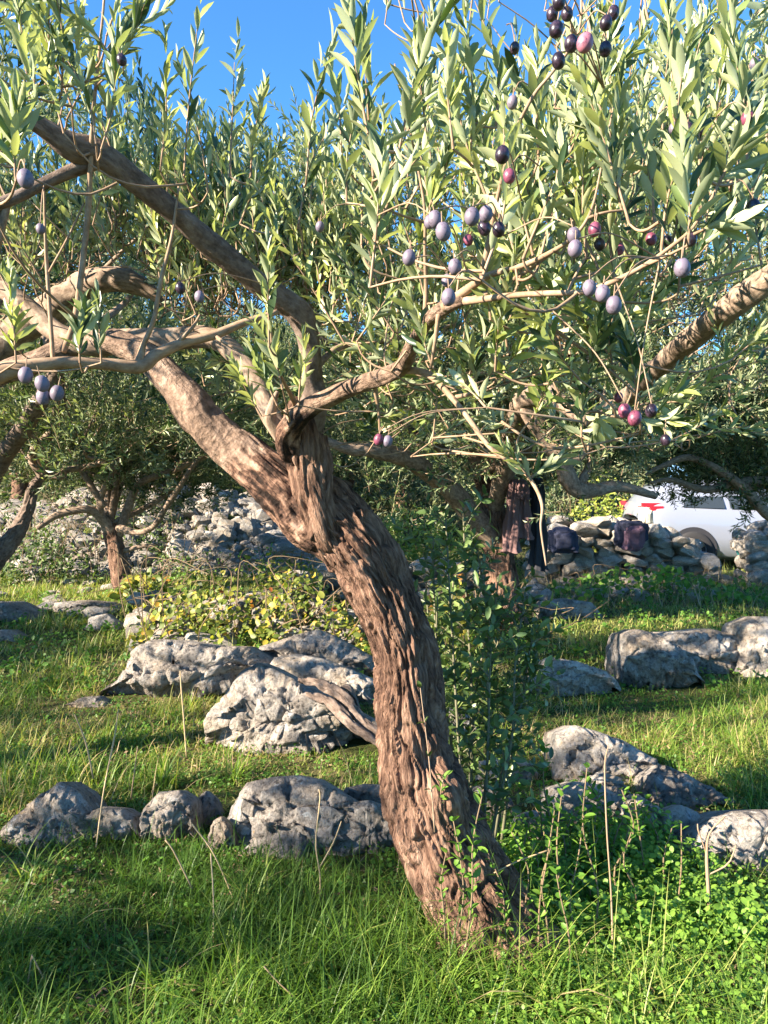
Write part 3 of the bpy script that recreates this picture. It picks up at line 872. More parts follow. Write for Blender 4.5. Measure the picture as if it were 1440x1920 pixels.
age_limb([(640, 1030, 2.36, 70), (584, 975, 2.36, 112), (522, 910, 2.36, 98), (464, 862, 2.38, 86), (425, 832, 2.4, 80), (388, 793, 2.41, 74), (345, 742, 2.43, 66), (302, 692, 2.46, 56), (262, 660, 2.5, 52), (205, 640, 2.55, 48), (140, 645, 2.6, 44), (40, 690, 2.6, 40), (-60, 720, 2.6, 38)], .28, .6, 120, .007, .009, .09, 21)
L([(632, 1050, 2.34, 50), (606, 990, 2.3, 72), (588, 930, 2.28, 80), (576, 870, 2.27, 80), (568, 815, 2.27, 78), (560, 770, 2.28, 60), (556, 750, 2.28, 30)], 'limb', M_bark, 150, .006, rough_disp(.008, .1, 1.4, 31))
L([(596, 820, 2.3, 40), (604, 880, 2.27, 44), (600, 950, 2.26, 36), (585, 1010, 2.27, 22)], 'limb', M_bark, 60, .006, rough_disp(.006, .1, 1.4, 35))
L([(575, 800, 2.28, 62), (590, 750, 2.26, 50), (582, 710, 2.24, 42), (580, 650, 2.2, 42), (562, 592, 2.15, 48), (520, 556, 2.1, 44), (472, 520, 2.05, 42), (400, 462, 1.98, 46), (345, 415, 1.92, 42), (285, 365, 1.86, 44), (215, 308, 1.8, 46), (175, 285, 1.78, 54), (130, 272, 1.74, 50), (75, 236, 1.7, 34), (20, 208, 1.66, 32), (-60, 170, 1.6, 30)], 'limb', M_dark, 48, .006, smooth_disp(.09, 5))
L([(190, 298, 1.79, 26), (140, 318, 1.77, 24), (80, 345, 1.75, 21), (30, 370, 1.73, 22), (-50, 400, 1.7, 22)], 'limb', M_dark, 24, .008)
L([(12, 372, 1.73, 16), (6, 410, 1.73, 14), (-4, 460, 1.74, 12)], 'twig', M_limb, 12)
# second stem towards the left
L([(572, 880, 2.32, 36), (540, 825, 2.32, 44), (505, 775, 2.34, 38), (480, 720, 2.4, 38), (445, 665, 2.46, 36), (400, 636, 2.5, 40), (345, 634, 2.52, 42), (290, 638, 2.54, 42), (230, 640, 2.56, 44), (170, 645, 2.58, 46), (110, 625, 2.6, 40), (30, 560, 2.65, 36), (-60, 500, 2.7, 32)], 'limb', M_limb, 36, .009, smooth_disp(.06, 6))
# sawn branch sweeping forward to the right
age_limb([(584, 905, 2.34, 44), (560, 862, 2.27, 60), (540, 820, 2.21, 52), (556, 788, 2.15, 44), (590, 758, 2.08, 37), (640, 735, 2.0, 34), (700, 712, 1.9, 31), (750, 690, 1.78, 29), (770, 655, 1.66, 26), (795, 610, 1.52, 25), (840, 574, 1.38, 27), (868, 563, 1.32, 20)], .12, .42, 56, .006, .006, .08, 7, .09)
L([(556, 850, 2.27, 40), (528, 812, 2.22, 34), (508, 785, 2.19, 24), (512, 755, 2.17, 16), (520, 735, 2.15, 8)], 'limb', M_limb, 24, .008)
T = lambda s, mat=M_twig, nr=10, nm='branch': L(s, nm, mat, nr, .012)
T([(855, 566, 1.35, 18), (900, 562, 1.28, 14), (960, 554, 1.22, 12), (1030, 550, 1.16, 11), (1090, 548, 1.12, 11), (1140, 532, 1.08, 10), (1200, 503, 1.05, 9), (1255, 465, 1.03, 8), (1300, 425, 1.02, 6), (1345, 350, 1.02, 5), (1370, 270, 1.02, 3)])
T([(835, 575, 1.38, 22), (880, 540, 1.3, 18), (920, 515, 1.25, 13), (980, 498, 1.2, 11), (1035, 472, 1.16, 9), (1080, 440, 1.13, 7), (1110, 390, 1.11, 5), (1130, 300, 1.1, 4), (1150, 200, 1.1, 3)])
T([(905, 525, 1.27, 14), (912, 480, 1.25, 12), (925, 410, 1.22, 9), (940, 340, 1.2, 8), (965, 250, 1.18, 7), (1000, 180, 1.16, 7), (1040, 130, 1.14, 6), (1085, 60, 1.12, 5), (1090, -40, 1.12, 4)])
T([(870, 565, 1.32, 10), (930, 542, 1.28, 9), (985, 510, 1.26, 8), (1040, 470, 1.24, 6)])
T([(797, 600, 1.52, 9), (799, 540, 1.5, 9), (797, 470, 1.46, 7), (795, 380, 1.42, 6), (770, 250, 1.4, 4), (740, 120, 1.4, 3)])
T([(822, 590, 1.4, 9), (816, 640, 1.42, 8), (808, 690, 1.45, 6)])
T([(845, 575, 1.37, 9), (838, 540, 1.34, 7), (850, 500, 1.32, 5)])
T([(748, 694, 1.78, 14), (800, 700, 1.74, 14), (838, 735, 1.7, 12), (875, 780, 1.66, 10), (915, 835, 1.62, 9), (958, 868, 1.58, 8), (995, 900, 1.55, 7), (1016, 945, 1.52, 6), (1014, 990, 1.52, 4), (1024, 1060, 1.52, 3)])
T([(855, 745, 1.69, 8), (890, 735, 1.67, 7), (920, 700, 1.65, 6), (940, 640, 1.63, 4), (948, 605, 1.62, 3)])
T([(955, 565, 1.24, 6), (1000, 590, 1.3, 7), (1060, 632, 1.34, 7), (1110, 668, 1.36, 6), (1150, 700, 1.37, 5), (1200, 745, 1.38, 4)])
T([(940, 790, 1.6, 4), (985, 820, 1.58, 5), (1040, 840, 1.55, 5), (1110, 834, 1.5, 5), (1200, 813, 1.46, 4)])
T([(870, 820, 1.68, 4), (920, 835, 1.64, 4), (960, 850, 1.6, 4), (1000, 835, 1.58, 3), (1040, 800, 1.56, 3)])
T([(700, 712, 1.9, 10), (710, 770, 1.95, 6), (712, 810, 1.97, 4)])
T([(-60, 735, 1.75, 46), (0, 700, 1.78, 38), (60, 686, 1.8, 26), (130, 680, 1.84, 22), (200, 683, 1.88, 22), (262, 687, 1.92, 26), (295, 664, 1.95, 22), (340, 644, 1.98, 18), (400, 628, 2.02, 17), (455, 606, 2.06, 14), (520, 585, 2.1, 10)], M_twig, 20, 'limb')
T([(262, 684, 1.92, 18), (268, 650, 1.92, 11), (288, 600, 1.9, 9), (303, 520, 1.88, 8), (322, 445, 1.86, 6), (335, 350, 1.86, 4)])
T([(400, 628, 2.02, 8), (425, 645, 2.0, 6), (460, 660, 2.0, 4)])
T([(325, 650, 1.98, 9), (360, 615, 1.96, 7), (375, 590, 1.96, 4)])
T([(118, 660, 1.85, 12), (140, 600, 1.84, 12), (154, 500, 1.82, 11), (165, 400, 1.8, 11), (170, 300, 1.76, 9), (176, 200, 1.72, 7), (190, 60, 1.7, 5), (200, -60, 1.7, 4)])
T([(100, 680, 1.84, 8), (94, 590, 1.83, 8), (88, 500, 1.82, 7), (85, 440, 1.8, 5), (82, 330, 1.8, 4)])
T([(92, 510, 1.82, 4), (130, 440, 1.8, 4), (158, 380, 1.8, 3)])
T([(560, 770, 2.24, 16), (545, 740, 2.1, 9), (520, 690, 1.95, 7), (508, 620, 1.85, 5), (505, 540, 1.8, 4)])
T([(590, 690, 2.22, 14), (640, 650, 2.3, 12), (720, 640, 2.4, 9), (800, 620, 2.5, 7), (900, 600, 2.6, 5)], M_limb)

# leafy shoots
leafH = [leaf_tpl(b, f_, True) for b, f_ in ((.05, .3), (.14, .2), (.22, .35), (-.08, .25), (.1, .5), (.3, .1))]
leafL_ = [leaf_tpl(.1, .3, False)]
srng = np.random.default_rng(77)
HERO = [shoot_tpl(srng, n=srng.integers(11, 16), leafL=.182, leafW=.044, curve=srng.uniform(.02, .42), ang=(14, 44)) for _ in range(14)]   # unit length ~0.35 m
MIDT = [shoot_geo(shoot_tpl(srng, n=9, leafL=.23, leafW=.062, curve=srng.uniform(.05, .3), ang=(25, 60)), leafL_[0], .006) for _ in range(8)]

def px_fill(rng, n, x0, x1, y0, y1, d0, d1, up=1.0, spread=.3, lens=(.24, .42), sky=None):
    px = rng.uniform(x0, x1, n); py = rng.uniform(y0, y1, n); d = rng.uniform(d0, d1, n)
    Lc = PA(px, py, d)
    ln = rng.uniform(*lens, n)
    D = np.stack([rng.normal(size=n) * spread + (Lc[:, 0] + .15) * .12, rng.normal(size=n) * spread, np.full(n, up) + rng.normal(size=n) * .15], -1)
    D = unit(D)
    if sky is not None:
        tx, ty, _ = toPX(Lc + D * ln[:, None] * 1.12)
        ok = ty > np.interp(tx, SKYX, sky)
        return Lc[ok], D[ok], ln[ok]
    return Lc, D, ln
SKYX = [-100, 180, 250, 300, 480, 520, 560, 620, 680, 760, 900, 1000, 1050, 1200, 1440, 1600]
SKY1 = [-80, -80, 60, 150, 180, 290, 250, 190, 160, 110, 60, 60, 40, -40, -100, -100]

mr = np.random.default_rng(5)
shoots = []
def add(*a, **k): shoots.append(px_fill(mr, *a, **k))
add(260, 210, 640, 330, 600, 2.25, 3.0, sky=SKY1, spread=.22)
add(150, 260, 660, 430, 620, 2.3, 3.0, sky=SKY1, spread=.4)
add(70, 640, 1440, 160, 560, 1.05, 1.6, sky=SKY1, spread=.25, lens=(.2, .34))
add(480, 640, 1460, 150, 720, 1.6, 3.1, sky=SKY1, spread=.3)
add(110, 660, 1300, 600, 860, 1.9, 2.9, up=.4, spread=.7)
add(26, 900, 1300, 560, 800, 1.3, 1.6, up=.4, spread=.6, lens=(.14, .24))
add(26, -40, 260, 60, 330, 1.45, 1.8, spread=.28, lens=(.2, .32))
add(90, -60, 240, 400, 600, 2.2, 3.0, spread=.25, sky=SKY1)
add(14, -60, 220, 560, 740, 1.7, 2.1, spread=.45, lens=(.14, .2))
add(22, 380, 560, 680, 800, 2.5, 2.9, up=.5, spread=.6, lens=(.15, .28))
# crown parts out of the picture: over and beside the frame
add(120, 700, 2000, -250, 150, 1.5, 3.2, spread=.35)
add(60, -300, 150, -300, 60, 2.0, 3.2, spread=.35)
CLEAR = [([(1180, 742), (1265, 662), (1350, 592), (1440, 525)], 2.8, 22), ([(578, 720), (578, 650), (562, 592), (470, 520), (345, 415), (215, 308), (75, 236)], 1.75, 18),
         ([(540, 850), (590, 758), (700, 712), (770, 655), (840, 574)], 1.5, 16), ([(170, 645), (290, 640), (400, 636), (445, 665), (500, 770)], 2.4, 14), ([(262, 670), (345, 742), (430, 840), (560, 900)], 2.4, 30), ([(575, 900), (560, 770)], 2.2, 46), ([(0, 650), (60, 605), (120, 560), (190, 527), (270, 540)], 3.1, 24)]
def unclear(Lc, D, ln):
    keep = np.ones(len(Lc), bool)
    for t in np.linspace(0, 1.1, 9):
        x, y, d = toPX(Lc + D * (ln * t)[:, None])
        for pl, dl, r in CLEAR:
            pl = np.array(pl, float)
            for a, b in zip(pl[:-1], pl[1:]):
                ab = b - a; u = np.clip(((x - a[0]) * ab[0] + (y - a[1]) * ab[1]) / (ab @ ab), 0, 1)
                dist = np.hypot(x - a[0] - u * ab[0], y - a[1] - u * ab[1])
                keep &= ~((dist < r) & (d < dl + .05))
    return Lc[keep], D[keep], ln[keep]
shoots = [unclear(*q) for q in shoots]
# explicit shoots: base px, tip px, depth
HS = [((345, 330), (352, -10), 1.7), ((300, 320), (322, 95), 1.75), ((430, 330), (440, 20), 1.72), ((470, 330), (478, 170), 1.8), ((575, 330), (566, 20), 1.6), ((560, 420), (600, 140), 1.65), ((390, 360), (385, 130), 1.8), ((450, 420), (495, 250), 1.75),
      ((690, 250), (655, -40), 1.2), ((700, 330), (690, 60), 1.3), ((745, 300), (770, 10), 1.25), ((650, 380), (640, 200), 1.5), ((640, 300), (655, 110), 1.6), ((850, 280), (820, -20), 1.2), ((880, 300), (915, 20), 1.25), ((930, 240), (960, -60), 1.3), ((1010, 300), (990, 90), 1.2), ((800, 260), (790, 80), 1.4),
      ((1160, 300), (1120, 60), 1.15), ((1180, 420), (1150, 180), 1.1), ((1250, 380), (1280, 90), 1.1), ((1240, 470), (1225, 250), 1.05), ((1310, 400), (1350, 130), 1.08), ((1290, 460), (1305, 290), .98), ((1400, 330), (1420, 60), 1.1), ((1340, 250), (1340, 0), 1.2), ((1100, 480), (1060, 260), 1.15), ((1000, 480), (965, 270), 1.2),
      ((505, 650), (500, 470), 1.5), ((530, 730), (505, 590), 1.55), ((520, 760), (475, 660), 1.6), ((560, 760), (580, 640), 1.9), ((490, 780), (440, 690), 1.9),
      ((30, 340), (10, 180), 1.1), ((-30, 330), (40, 200), 1.15), ((180, 270), (150, 30), 1.5), ((190, 280), (255, 60), 1.5), ((120, 250), (80, 20), 1.5), ((60, 220), (30, -40), 1.45), ((210, 130), (300, -30), 1.5),
      ((30, 680), (20, 520), 1.6), ((150, 680), (140, 580), 1.5), ((190, 680), (170, 560), 1.6), ((1090, 820), (1085, 700), 1.4), ((1200, 760), (1290, 730), 1.38), ((1195, 750), (1180, 620), 1.38), ((1150, 700), (1130, 560), 1.37), ((1180, 780), (1260, 800), 1.38),
      ((1000, 910), (960, 830), 1.55), ((990, 900), (1060, 850), 1.55), ((808, 680), (770, 560), 1.5), ((945, 640), (930, 560), 1.62), ((895, 730), (880, 640), 1.67), ((920, 600), (900, 470), 1.3), ((1300, 440), (1380, 400), 1.02), ((1345, 350), (1400, 240), 1.02)]
Lh, Dh, lh = [], [], []
for a, b, d in HS:
    A, B = P(*a, d), P(*b, d - .03)
    Lh.append(A); Dh.append(unit(B - A)); lh.append(np.linalg.norm(B - A))
shoots.append((np.array(Lh), np.array(Dh), np.array(lh)))
LS = np.vstack([s[0] for s in shoots]); DS = np.vstack([s[1] for s in shoots]); NS = np.concatenate([s[2] for s in shoots])
# leaf sizes stay real: long shoots get more leaves by chaining templates of ~0.3 m
allp, allM, allt, stems = [], [], [], []
limbsamp = np.vstack(LIMBPTS['main'])
for i in range(len(LS)):
    ns = max(1, int(round(NS[i] / .3)))
    base = LS[i]
    D = DS[i]
    for s in range(ns):
        seg = NS[i] / ns
        sh = HERO[mr.integers(len(HERO))]
        R = up_frames(D[None], mr, np.array([1.0]))[0]
        sc = np.diag([seg, seg, seg])
        pos = (sh['pos'] * seg) @ R.T + base
        lf = .95 * .33                         # leaf templates are relative to a 0.33 m shoot
        allp.append(pos); allM.append(np.einsum('ij,njk->nik', R, sh['M']) * lf); allt.append(sh['tt'] + mr.random())
        st = (sh['stem'] * seg) @ R.T + base
        stems.append((st, .0014 * (ns - s) / ns + .0006))
        base = st[-1]
allp = np.vstack(allp); allM = np.concatenate(allM); allt = np.concatenate(allt)
# linking twigs: every shoot grows from the nearest limb, twig or older shoot
links = []
cap = 60000
nodes = np.full((cap, 3), 1e3); nn_ = 0
def addn(q):
    global nn_
    q = np.atleast_2d(q); nodes[nn_:nn_ + len(q)] = q; nn_ += len(q)
for L_ in LIMBPTS['main']: addn(catmull(L_, 60))
d0_ = np.array([np.min(np.linalg.norm(nodes[:nn_] - b, axis=1)) for b in LS])
for i in np.argsort(d0_):
    B = LS[i]
    v_ = nodes[:nn_] - B
    dd = np.linalg.norm(v_, axis=1) + np.maximum(0, v_[:, 2] + .01) * 4
    j = int(np.argmin(dd)); A = nodes[j].copy()
    dl = np.linalg.norm(B - A)
    if dl > .45 and abs(B[2] - A[2]) < .6 * dl:
        A = B - unit(DS[i] + mr.normal(size=3) * .2) * .16; dl = .16
    if dl > .02:
        mid = (A + B) / 2 + mr.normal(size=3) * .07 * dl - DS[i] * .12 * dl
        c_ = catmull(np.array([A, mid, B]), 7)
        links.append((c_[[0, 2, 4, 6]], dl)); addn(c_[1:])
    addn(B + DS[i] * np.linspace(.05, .85, 5)[:, None] * NS[i])
parts = []
for st, rr in stems: parts.append(tube(st[::2], np.linspace(rr + .0006, .0008, 3), 4, .2, cap=False))
for pts, ln in links: parts.append(tube(pts, [.0024 + .003 * min(ln, 1), .0024 + .001 * min(ln, 1), .0022, .0018], 5, .06, cap=False))
V, Fc, uv = join(parts)
o = put('twigs', mesh_from('twigs', V, Fc, [M_twig], uv=uv, smooth=True), main); o['kind'] = 'stuff'
# 300 largest leaves in view become parts
lx, ly, ld = toPX(allp)
vis = (lx > 0) & (lx < 1440) & (ly > 0) & (ly < 1500)
lenpx = np.linalg.norm(allM[:, :, 1], axis=1) / np.maximum(ld, .1) * F
order = np.argsort(np.where(vis, -lenpx, 1e9))
big = order[:300]
lmesh = []
for k, tp in enumerate(leafH):
    lmesh.append(mesh_from('leaf', tp['v'], tp['f'], [M_olive], smooth=True))
for i in big:
    o = bpy.data.objects.new('leaf', lmesh[mr.integers(len(lmesh))])
    col.objects.link(o); o.parent = main
    m4 = Matrix([list(allM[i][r_i]) + [float(allp[i][r_i] - TB[r_i])] for r_i in range(3)] + [[0, 0, 0, 1]])
    o.matrix_local = m4
rest = order[300:]
o = put('foliage', scatter('foliage', leafH, mr.integers(0, len(leafH), len(rest)), allM[rest], allp[rest], [M_olive], allt[rest], smooth=True), main)
o['kind'] = 'stuff'
print('main leaves', len(allp))

# olives
def olive_mesh(mat, seed):
    bm = bmesh.new()
    bmesh.ops.create_uvsphere(bm, u_segments=20, v_segments=14, radius=.5)
    for v in bm.verts:
        z = v.co.z
        v.co.z *= 1.24
        if z > .46: v.co.z -= .03
        v.co.x *= 1 - .06 * z; v.co.y *= 1 - .06 * z
    nf = len(bm.faces)
    r = bmesh.ops.create_cone(bm, segments=6, radius1=.045, radius2=.035, depth=.75, matrix=Matrix.Translation((.05, 0, .9)) @ Matrix.Rotation(.12, 4, 'Y'), cap_ends=False)
    bm.faces.ensure_lookup_table()
    for i, f_ in enumerate(bm.faces):
        f_.smooth = True
        f_.material_index = 0 if i < nf else 1
    me = bpy.data.meshes.new('olive'); bm.to_mesh(me); bm.free()
    me.materials.append(mat); me.materials.append(M_twig)
    return me
OM = {k: olive_mesh(m, 0) for k, m in M_ol.items()}
stalks = []
OL = [(767, 483, 27, 'g'), (816, 411, 29, 'g'), (806, 416, 24, 'g'), (831, 434, 31, 'g'), (885, 406, 31, 'g'), (911, 401, 28, 'g'), (935, 430, 26, 'k'), (908, 427, 27, 'k'), (853, 500, 27, 'g'), (838, 526, 22, 'g'), (841, 557, 29, 'g'),
      (1076, 441, 27, 'g'), (1078, 466, 29, 'g'), (1105, 540, 28, 'g'), (1130, 550, 29, 'g'), (1151, 572, 31, 'g'), (1279, 502, 32, 'g'), (1115, 430, 25, 'r'), (1124, 458, 22, 'k'), (1160, 467, 22, 'r'), (1221, 448, 22, 'r'), (1295, 448, 25, 'k'), (1252, 452, 20, 'k'), (878, 450, 20, 'r'),
      (1048, 4, 26, 'k'), (1036, 26, 25, 'k'), (1063, 26, 24, 'k'), (1043, 55, 29, 'k'), (1071, 82, 28, 'k'), (1097, 80, 33, 'p'), (1135, 92, 25, 'k'), (1150, 24, 24, 'k'), (1136, 43, 25, 'k'), (1047, 114, 27, 'k'),
      (965, 90, 20, 'k'), (961, 192, 22, 'g'), (942, 290, 30, 'k'), (955, 330, 25, 'r'), (1265, 242, 23, 'g'), (1290, 243, 24, 'k'), (1312, 247, 22, 'k'), (1402, 222, 26, 'r'), (1315, 327, 23, 'g'), (1168, 348, 22, 'k'), (1413, 387, 26, 'k'),
      (1102, 673, 18, 'g'), (1171, 770, 25, 'r'), (1190, 784, 27, 'r'), (1221, 770, 24, 'k'), (1248, 825, 20, 'k'), (1160, 745, 18, 'r'), (710, 824, 20, 'r'), (727, 827, 20, 'g'),
      (228, 112, 20, 'k'), (48, 335, 32, 'g'), (76, 429, 18, 'g'), (48, 703, 28, 'g'), (79, 719, 28, 'g'), (107, 737, 27, 'g'), (81, 744, 27, 'g'), (338, 540, 20, 'k'), (374, 556, 20, 'g'), (600, 425, 18, 'g'), (1415, 120, 20, 'g')]
for x, y, s, k in OL:
    real = .0185
    d = real * F / s
    d = float(np.clip(d, .85, 1.75)); real = s * d / F * .93
    o = bpy.data.objects.new('olive', OM[k]); col.objects.link(o); o.parent = main
    o.location = Vector(P(x, y, d)) - Vector(TB)
    o.scale = (real, real, real)
    o.rotation_euler = (random.uniform(-.2, .2), random.uniform(-.2, .2), random.uniform(0, 6))
    top_ = P(x, y, d) + np.array([0, 0, real * 1.15])
    v_ = nodes[:nn_] - top_
    j = int(np.argmin(np.linalg.norm(v_, axis=1) + np.maximum(0, -v_[:, 2]) * 2))
    if np.linalg.norm(v_[j]) < .3:
        stalks.append(tube([top_ - np.array([0, 0, real * .5]), top_ + v_[j] * .4 + np.array([0, 0, .012]), nodes[j]], [.0009, .001, .0013], 5, .02, cap=False))
V, Fc, uv = join(stalks)
o = put('olive_stalks', mesh_from('olive_stalks', V, Fc, [M_twig], uv=uv, smooth=True), main); o['kind'] = 'stuff'

# ------------------------------------------------------------------ the other olive trees
def crown_shoots(rng, centers, radii, n, flat=.35):
    """clusters of shoots on and within ellipsoids"""
    Ls, Ds = [], []
    for c, r, k in zip(centers, radii, n):
        ncl = max(4, k // 22)
        dirs = unit(rng.normal(size=(ncl, 3)) + np.array([0, 0, .25]))
        cc = np.array(c) + dirs * np.array(r) * rng.uniform(.35, 1.0, (ncl, 1))
        idx = rng.integers(0, ncl, k)
        Lx = cc[idx] + rng.normal(size=(k, 3)) * np.array([.17, .17, .14])
        D = unit(unit(Lx - np.array(c)) * .55 + np.array([0, 0, .75]) + rng.normal(size=(k, 3)) * .4)
        Ls.append(Lx); Ds.append(D)
    return np.vstack(Ls), np.vstack(Ds)
def crown(root, rng, L_, D_, ln=(.22, .42), mat=None, name='foliage', leaf=1.0):
    n = len(L_)
    M = up_frames(D_, rng, rng.uniform(*ln, n))
    me = scatter(name, MIDT, rng.integers(0, len(MIDT), n), M, L_, [mat or M_olive_far, M_twig], rng.random(n))
    o = put(name, me, root); o['kind'] = 'stuff'
    return o
def auto_limbs(root, rng, base, targets, r0, mat=M_limb, name='limb'):
    for t in targets:
        a = np.array(base); b = np.array(t)
        mid = a * .5 + b * .5 + rng.normal(size=3) * .18 * np.array([1, 1, .4]) - np.array([0, 0, .12])
        q3 = a * .2 + b * .8 + rng.normal(size=3) * .12
        V, Q, uv = tube([a, mid, q3, b], [r0, r0 * .7, r0 * .45, r0 * .15], 10, .06, smooth_disp(.08, int(rng.integers(99))))
        put(name, mesh_from(name, V, quads_fix(Q), [mat], uv=uv, smooth=True), root)
        for k in range(3):
            e = b + rng.normal(size=3) * .4 + np.array([0, 0, .25])
            s = a * .35 + b * .65 if k else q3
            V, Q, uv = tube([s, (s + e) / 2 + rng.normal(size=3) * .07, e], [r0 * .35, r0 * .25, r0 * .08], 6, .1)
            put('branch', mesh_from('branch', V, quads_fix(Q), [mat], uv=uv, smooth=True), root)

G_BG = 'olive trees standing behind the nearest one'
# tree with the hanging clothes
rng = np.random.default_rng(21)
b2 = P(945, 1180, 7.3); b2[2] = 0
t2 = empty('olive_tree', b2, 'olive tree with clothes hung on its slim reddish trunk, behind the leafy suckers', 'olive tree', G_BG)
def L2(spec, mat=M_limb, nr=16, name='limb', step=.03): return limb(t2, spec, name, mat, nr, step, smooth_disp(.07, int(rng.integers(99))), key='t2')
limb(t2, [(955, 1200, 7.3, 90), (945, 1130, 7.3, 68), (938, 1060, 7.3, 58), (928, 990, 7.3, 54), (918, 930, 7.3, 44), (902, 885, 7.3, 36)], 'trunk', M_bark, 60, .02, rough_disp(.01, .1, 1, 44))
L2([(922, 940, 7.3, 34), (950, 895, 7.2, 26), (955, 850, 7.1, 22), (900, 780, 7, 18), (860, 700, 6.8, 12)])
L2([(902, 890, 7.3, 34), (880, 830, 7.2, 26), (850, 760, 7.0, 22), (780, 690, 6.8, 18), (700, 600, 6.6, 10)])
L2([(930, 1020, 7.3, 40), (885, 965, 7.1, 40), (830, 905, 6.8, 38), (765, 862, 6.5, 34), (700, 845, 6.3, 28), (640, 838, 6.2, 18), (560, 800, 6, 10)])
# its far limbs at the right
t4b = P(1120, 1150, 6.0); t4b[2] = 0
L2([(925, 960, 7.3, 30), (960, 820, 6.6, 38), (985, 750, 6.0, 46), (1020, 738, 5.8, 46), (1060, 760, 5.6, 34), (1110, 782, 5.0, 32), (1180, 742, 4.1, 36), (1265, 662, 3.3, 42), (1350, 592, 2.9, 48), (1440, 525, 2.7, 50), (1540, 460, 2.6, 46)], M_limb, 22, 'limb', .02)
L2([(985, 760, 6.0, 36), (1010, 800, 6.0, 34), (1050, 860, 6.0, 32), (1078, 915, 6.05, 34), (1120, 918, 6.1, 26), (1160, 912, 6.2, 22), (1230, 930, 6.3, 12)])
L2([(1085, 915, 6.05, 18), (1110, 860, 6.1, 14), (1120, 800, 6.1, 12), (1140, 700, 6.2, 8)])
L2([(1060, 870, 6, 14), (1095, 850, 6, 12), (1088, 800, 6, 8)])
C2 = [((.6, 6.6, 3.2), (2.0, 1.1, 1.3), 1000), ((2.4, 6.6, 3.1), (1.7, 1.4, 1.3), 1000), ((-.6, 6.6, 3.0), (1.4, 1.3, 1.1), 600), ((1.6, 6.4, 2.0), (1.7, .9, .5), 750), ((.2, 6.5, 2.0), (1.3, .7, .5), 400), ((3.9, 5.6, 2.9), (1.2, 1.2, 1.1), 450)]
l_, d_ = crown_shoots(rng, [c[0] for c in C2], [c[1] for c in C2], [c[2] for c in C2])
crown(t2, rng, l_, d_)
auto_limbs(t2, rng, P(905, 890, 7.3), [(c[0][0] + dx, c[0][1], c[0][2] + .3) for c in C2[:4] for dx in (-.5, .5)], .05)

# small olive at left
b1 = P(232, 1110, 9.4); b1[2] = 0
t1 = empty('olive_tree', b1, 'small olive tree with a short forked trunk at left mid-distance, beside the flat slab', 'olive tree', G_BG)
rng = np.random.default_rng(22)
limb(t1, [(245, 1130, 9.4, 52), (230, 1090, 9.4, 40), (222, 1050, 9.4, 34), (213, 1010, 9.4, 32), (205, 985, 9.4, 28)], 'trunk', M_bark, 40, .03, rough_disp(.012, .1, 1, 51))
def L1(spec, mat=M_limb, nm='limb'): return limb(t1, spec, nm, mat, 10, .05, smooth_disp(.08, int(rng.integers(99))), key='t1')
L1([(210, 1000, 9.4, 26), (190, 970, 9.3, 20), (165, 955, 9.2, 16), (110, 965, 9.1, 14), (70, 990, 9, 10)])
L1([(190, 975, 9.3, 14), (190, 930, 9.2, 12), (225, 860, 9.1, 11), (260, 790, 9, 9), (300, 700, 9, 7)])
L1([(222, 1005, 9.4, 18), (240, 950, 9.4, 16), (265, 905, 9.4, 14), (330, 880, 9.4, 12), (400, 850, 9.4, 7)])
L1([(222, 990, 9.35, 16), (262, 998, 9.2, 11), (290, 985, 9.1, 11), (312, 950, 9, 11), (345, 900, 8.9, 9), (365, 870, 8.9, 8), (420, 820, 8.9, 5)])
L1([(222, 1035, 9.4, 12), (265, 1025, 9.4, 8), (300, 1020, 9.4, 4)])
L1([(195, 950, 9.2, 14), (140, 860, 9.1, 10), (90, 760, 9, 6)])
C1 = [((-3.9, 10.2, 1.9), (2.4, .8, .6), 1100), ((-3.2, 10.0, 1.45), (1.6, .5, .35), 420), ((-3.6, 9.4, 3.0), (2.2, 1.4, 1.2), 1300), ((-1.6, 9.6, 2.3), (1.4, .9, .9), 900), ((-5.2, 9.3, 2.5), (1.6, 1.2, 1.2), 700), ((-3.2, 9.0, 2.0), (2.2, .9, .5), 900), ((-4.8, 9.0, 1.7), (.8, .8, .4), 250)]
l_, d_ = crown_shoots(rng, [c[0] for c in C1], [c[1] for c in C1], [c[2] for c in C1])
crown(t1, rng, l_, d_)
auto_limbs(t1, rng, P(205, 985, 9.4), [(c[0][0] + dx, c[0][1], c[0][2] + .2) for c in C1[:3] for dx in (-.5, .6)], .045)

# left-edge olive, trunk leaning in from the frame
b3 = P(-90, 1190, 7.2); b3[2] = 0
t3 = empty('olive_tree', b3, 'olive tree leaning in from the left edge with a dark curved trunk', 'olive tree', G_BG)
rng = np.random.default_rng(23)
limb(t3, [(-110, 1200, 7.2, 60), (-60, 1110, 7.2, 46), (-5, 1045, 7.2, 38), (30, 1000, 7.2, 32), (52, 955, 7.2, 25), (62, 915, 7.2, 22), (82, 890, 7.2, 18)], 'trunk', M_dark, 40, .03, rough_disp(.01, .1, 1, 61))
limb(t3, [(80, 892, 7.2, 18), (60, 850, 7.1, 15), (110, 790, 7, 12), (130, 700, 7, 8)], 'limb', M_limb, 10, .05)
limb(t3, [(-80, 1140, 7.2, 44), (-60, 1000, 7, 34), (0, 870, 6.6, 32), (45, 800, 6.2, 34), (70, 760, 6.0, 32), (105, 700, 5.8, 26), (140, 640, 5.7, 18), (180, 560, 5.6, 8)], 'limb', M_dark, 16, .03, smooth_disp(.08, 3))
C3 = [((-3.0, 6.6, 1.75), (.8, .6, .3), 200), ((-2.9, 6.2, 3.1), (1.6, 1.3, 1.2), 800), ((-2.3, 6.4, 2.1), (1.2, .9, .5), 420), ((-4.6, 6.6, 2.9), (1.5, 1.4, 1.2), 450)]
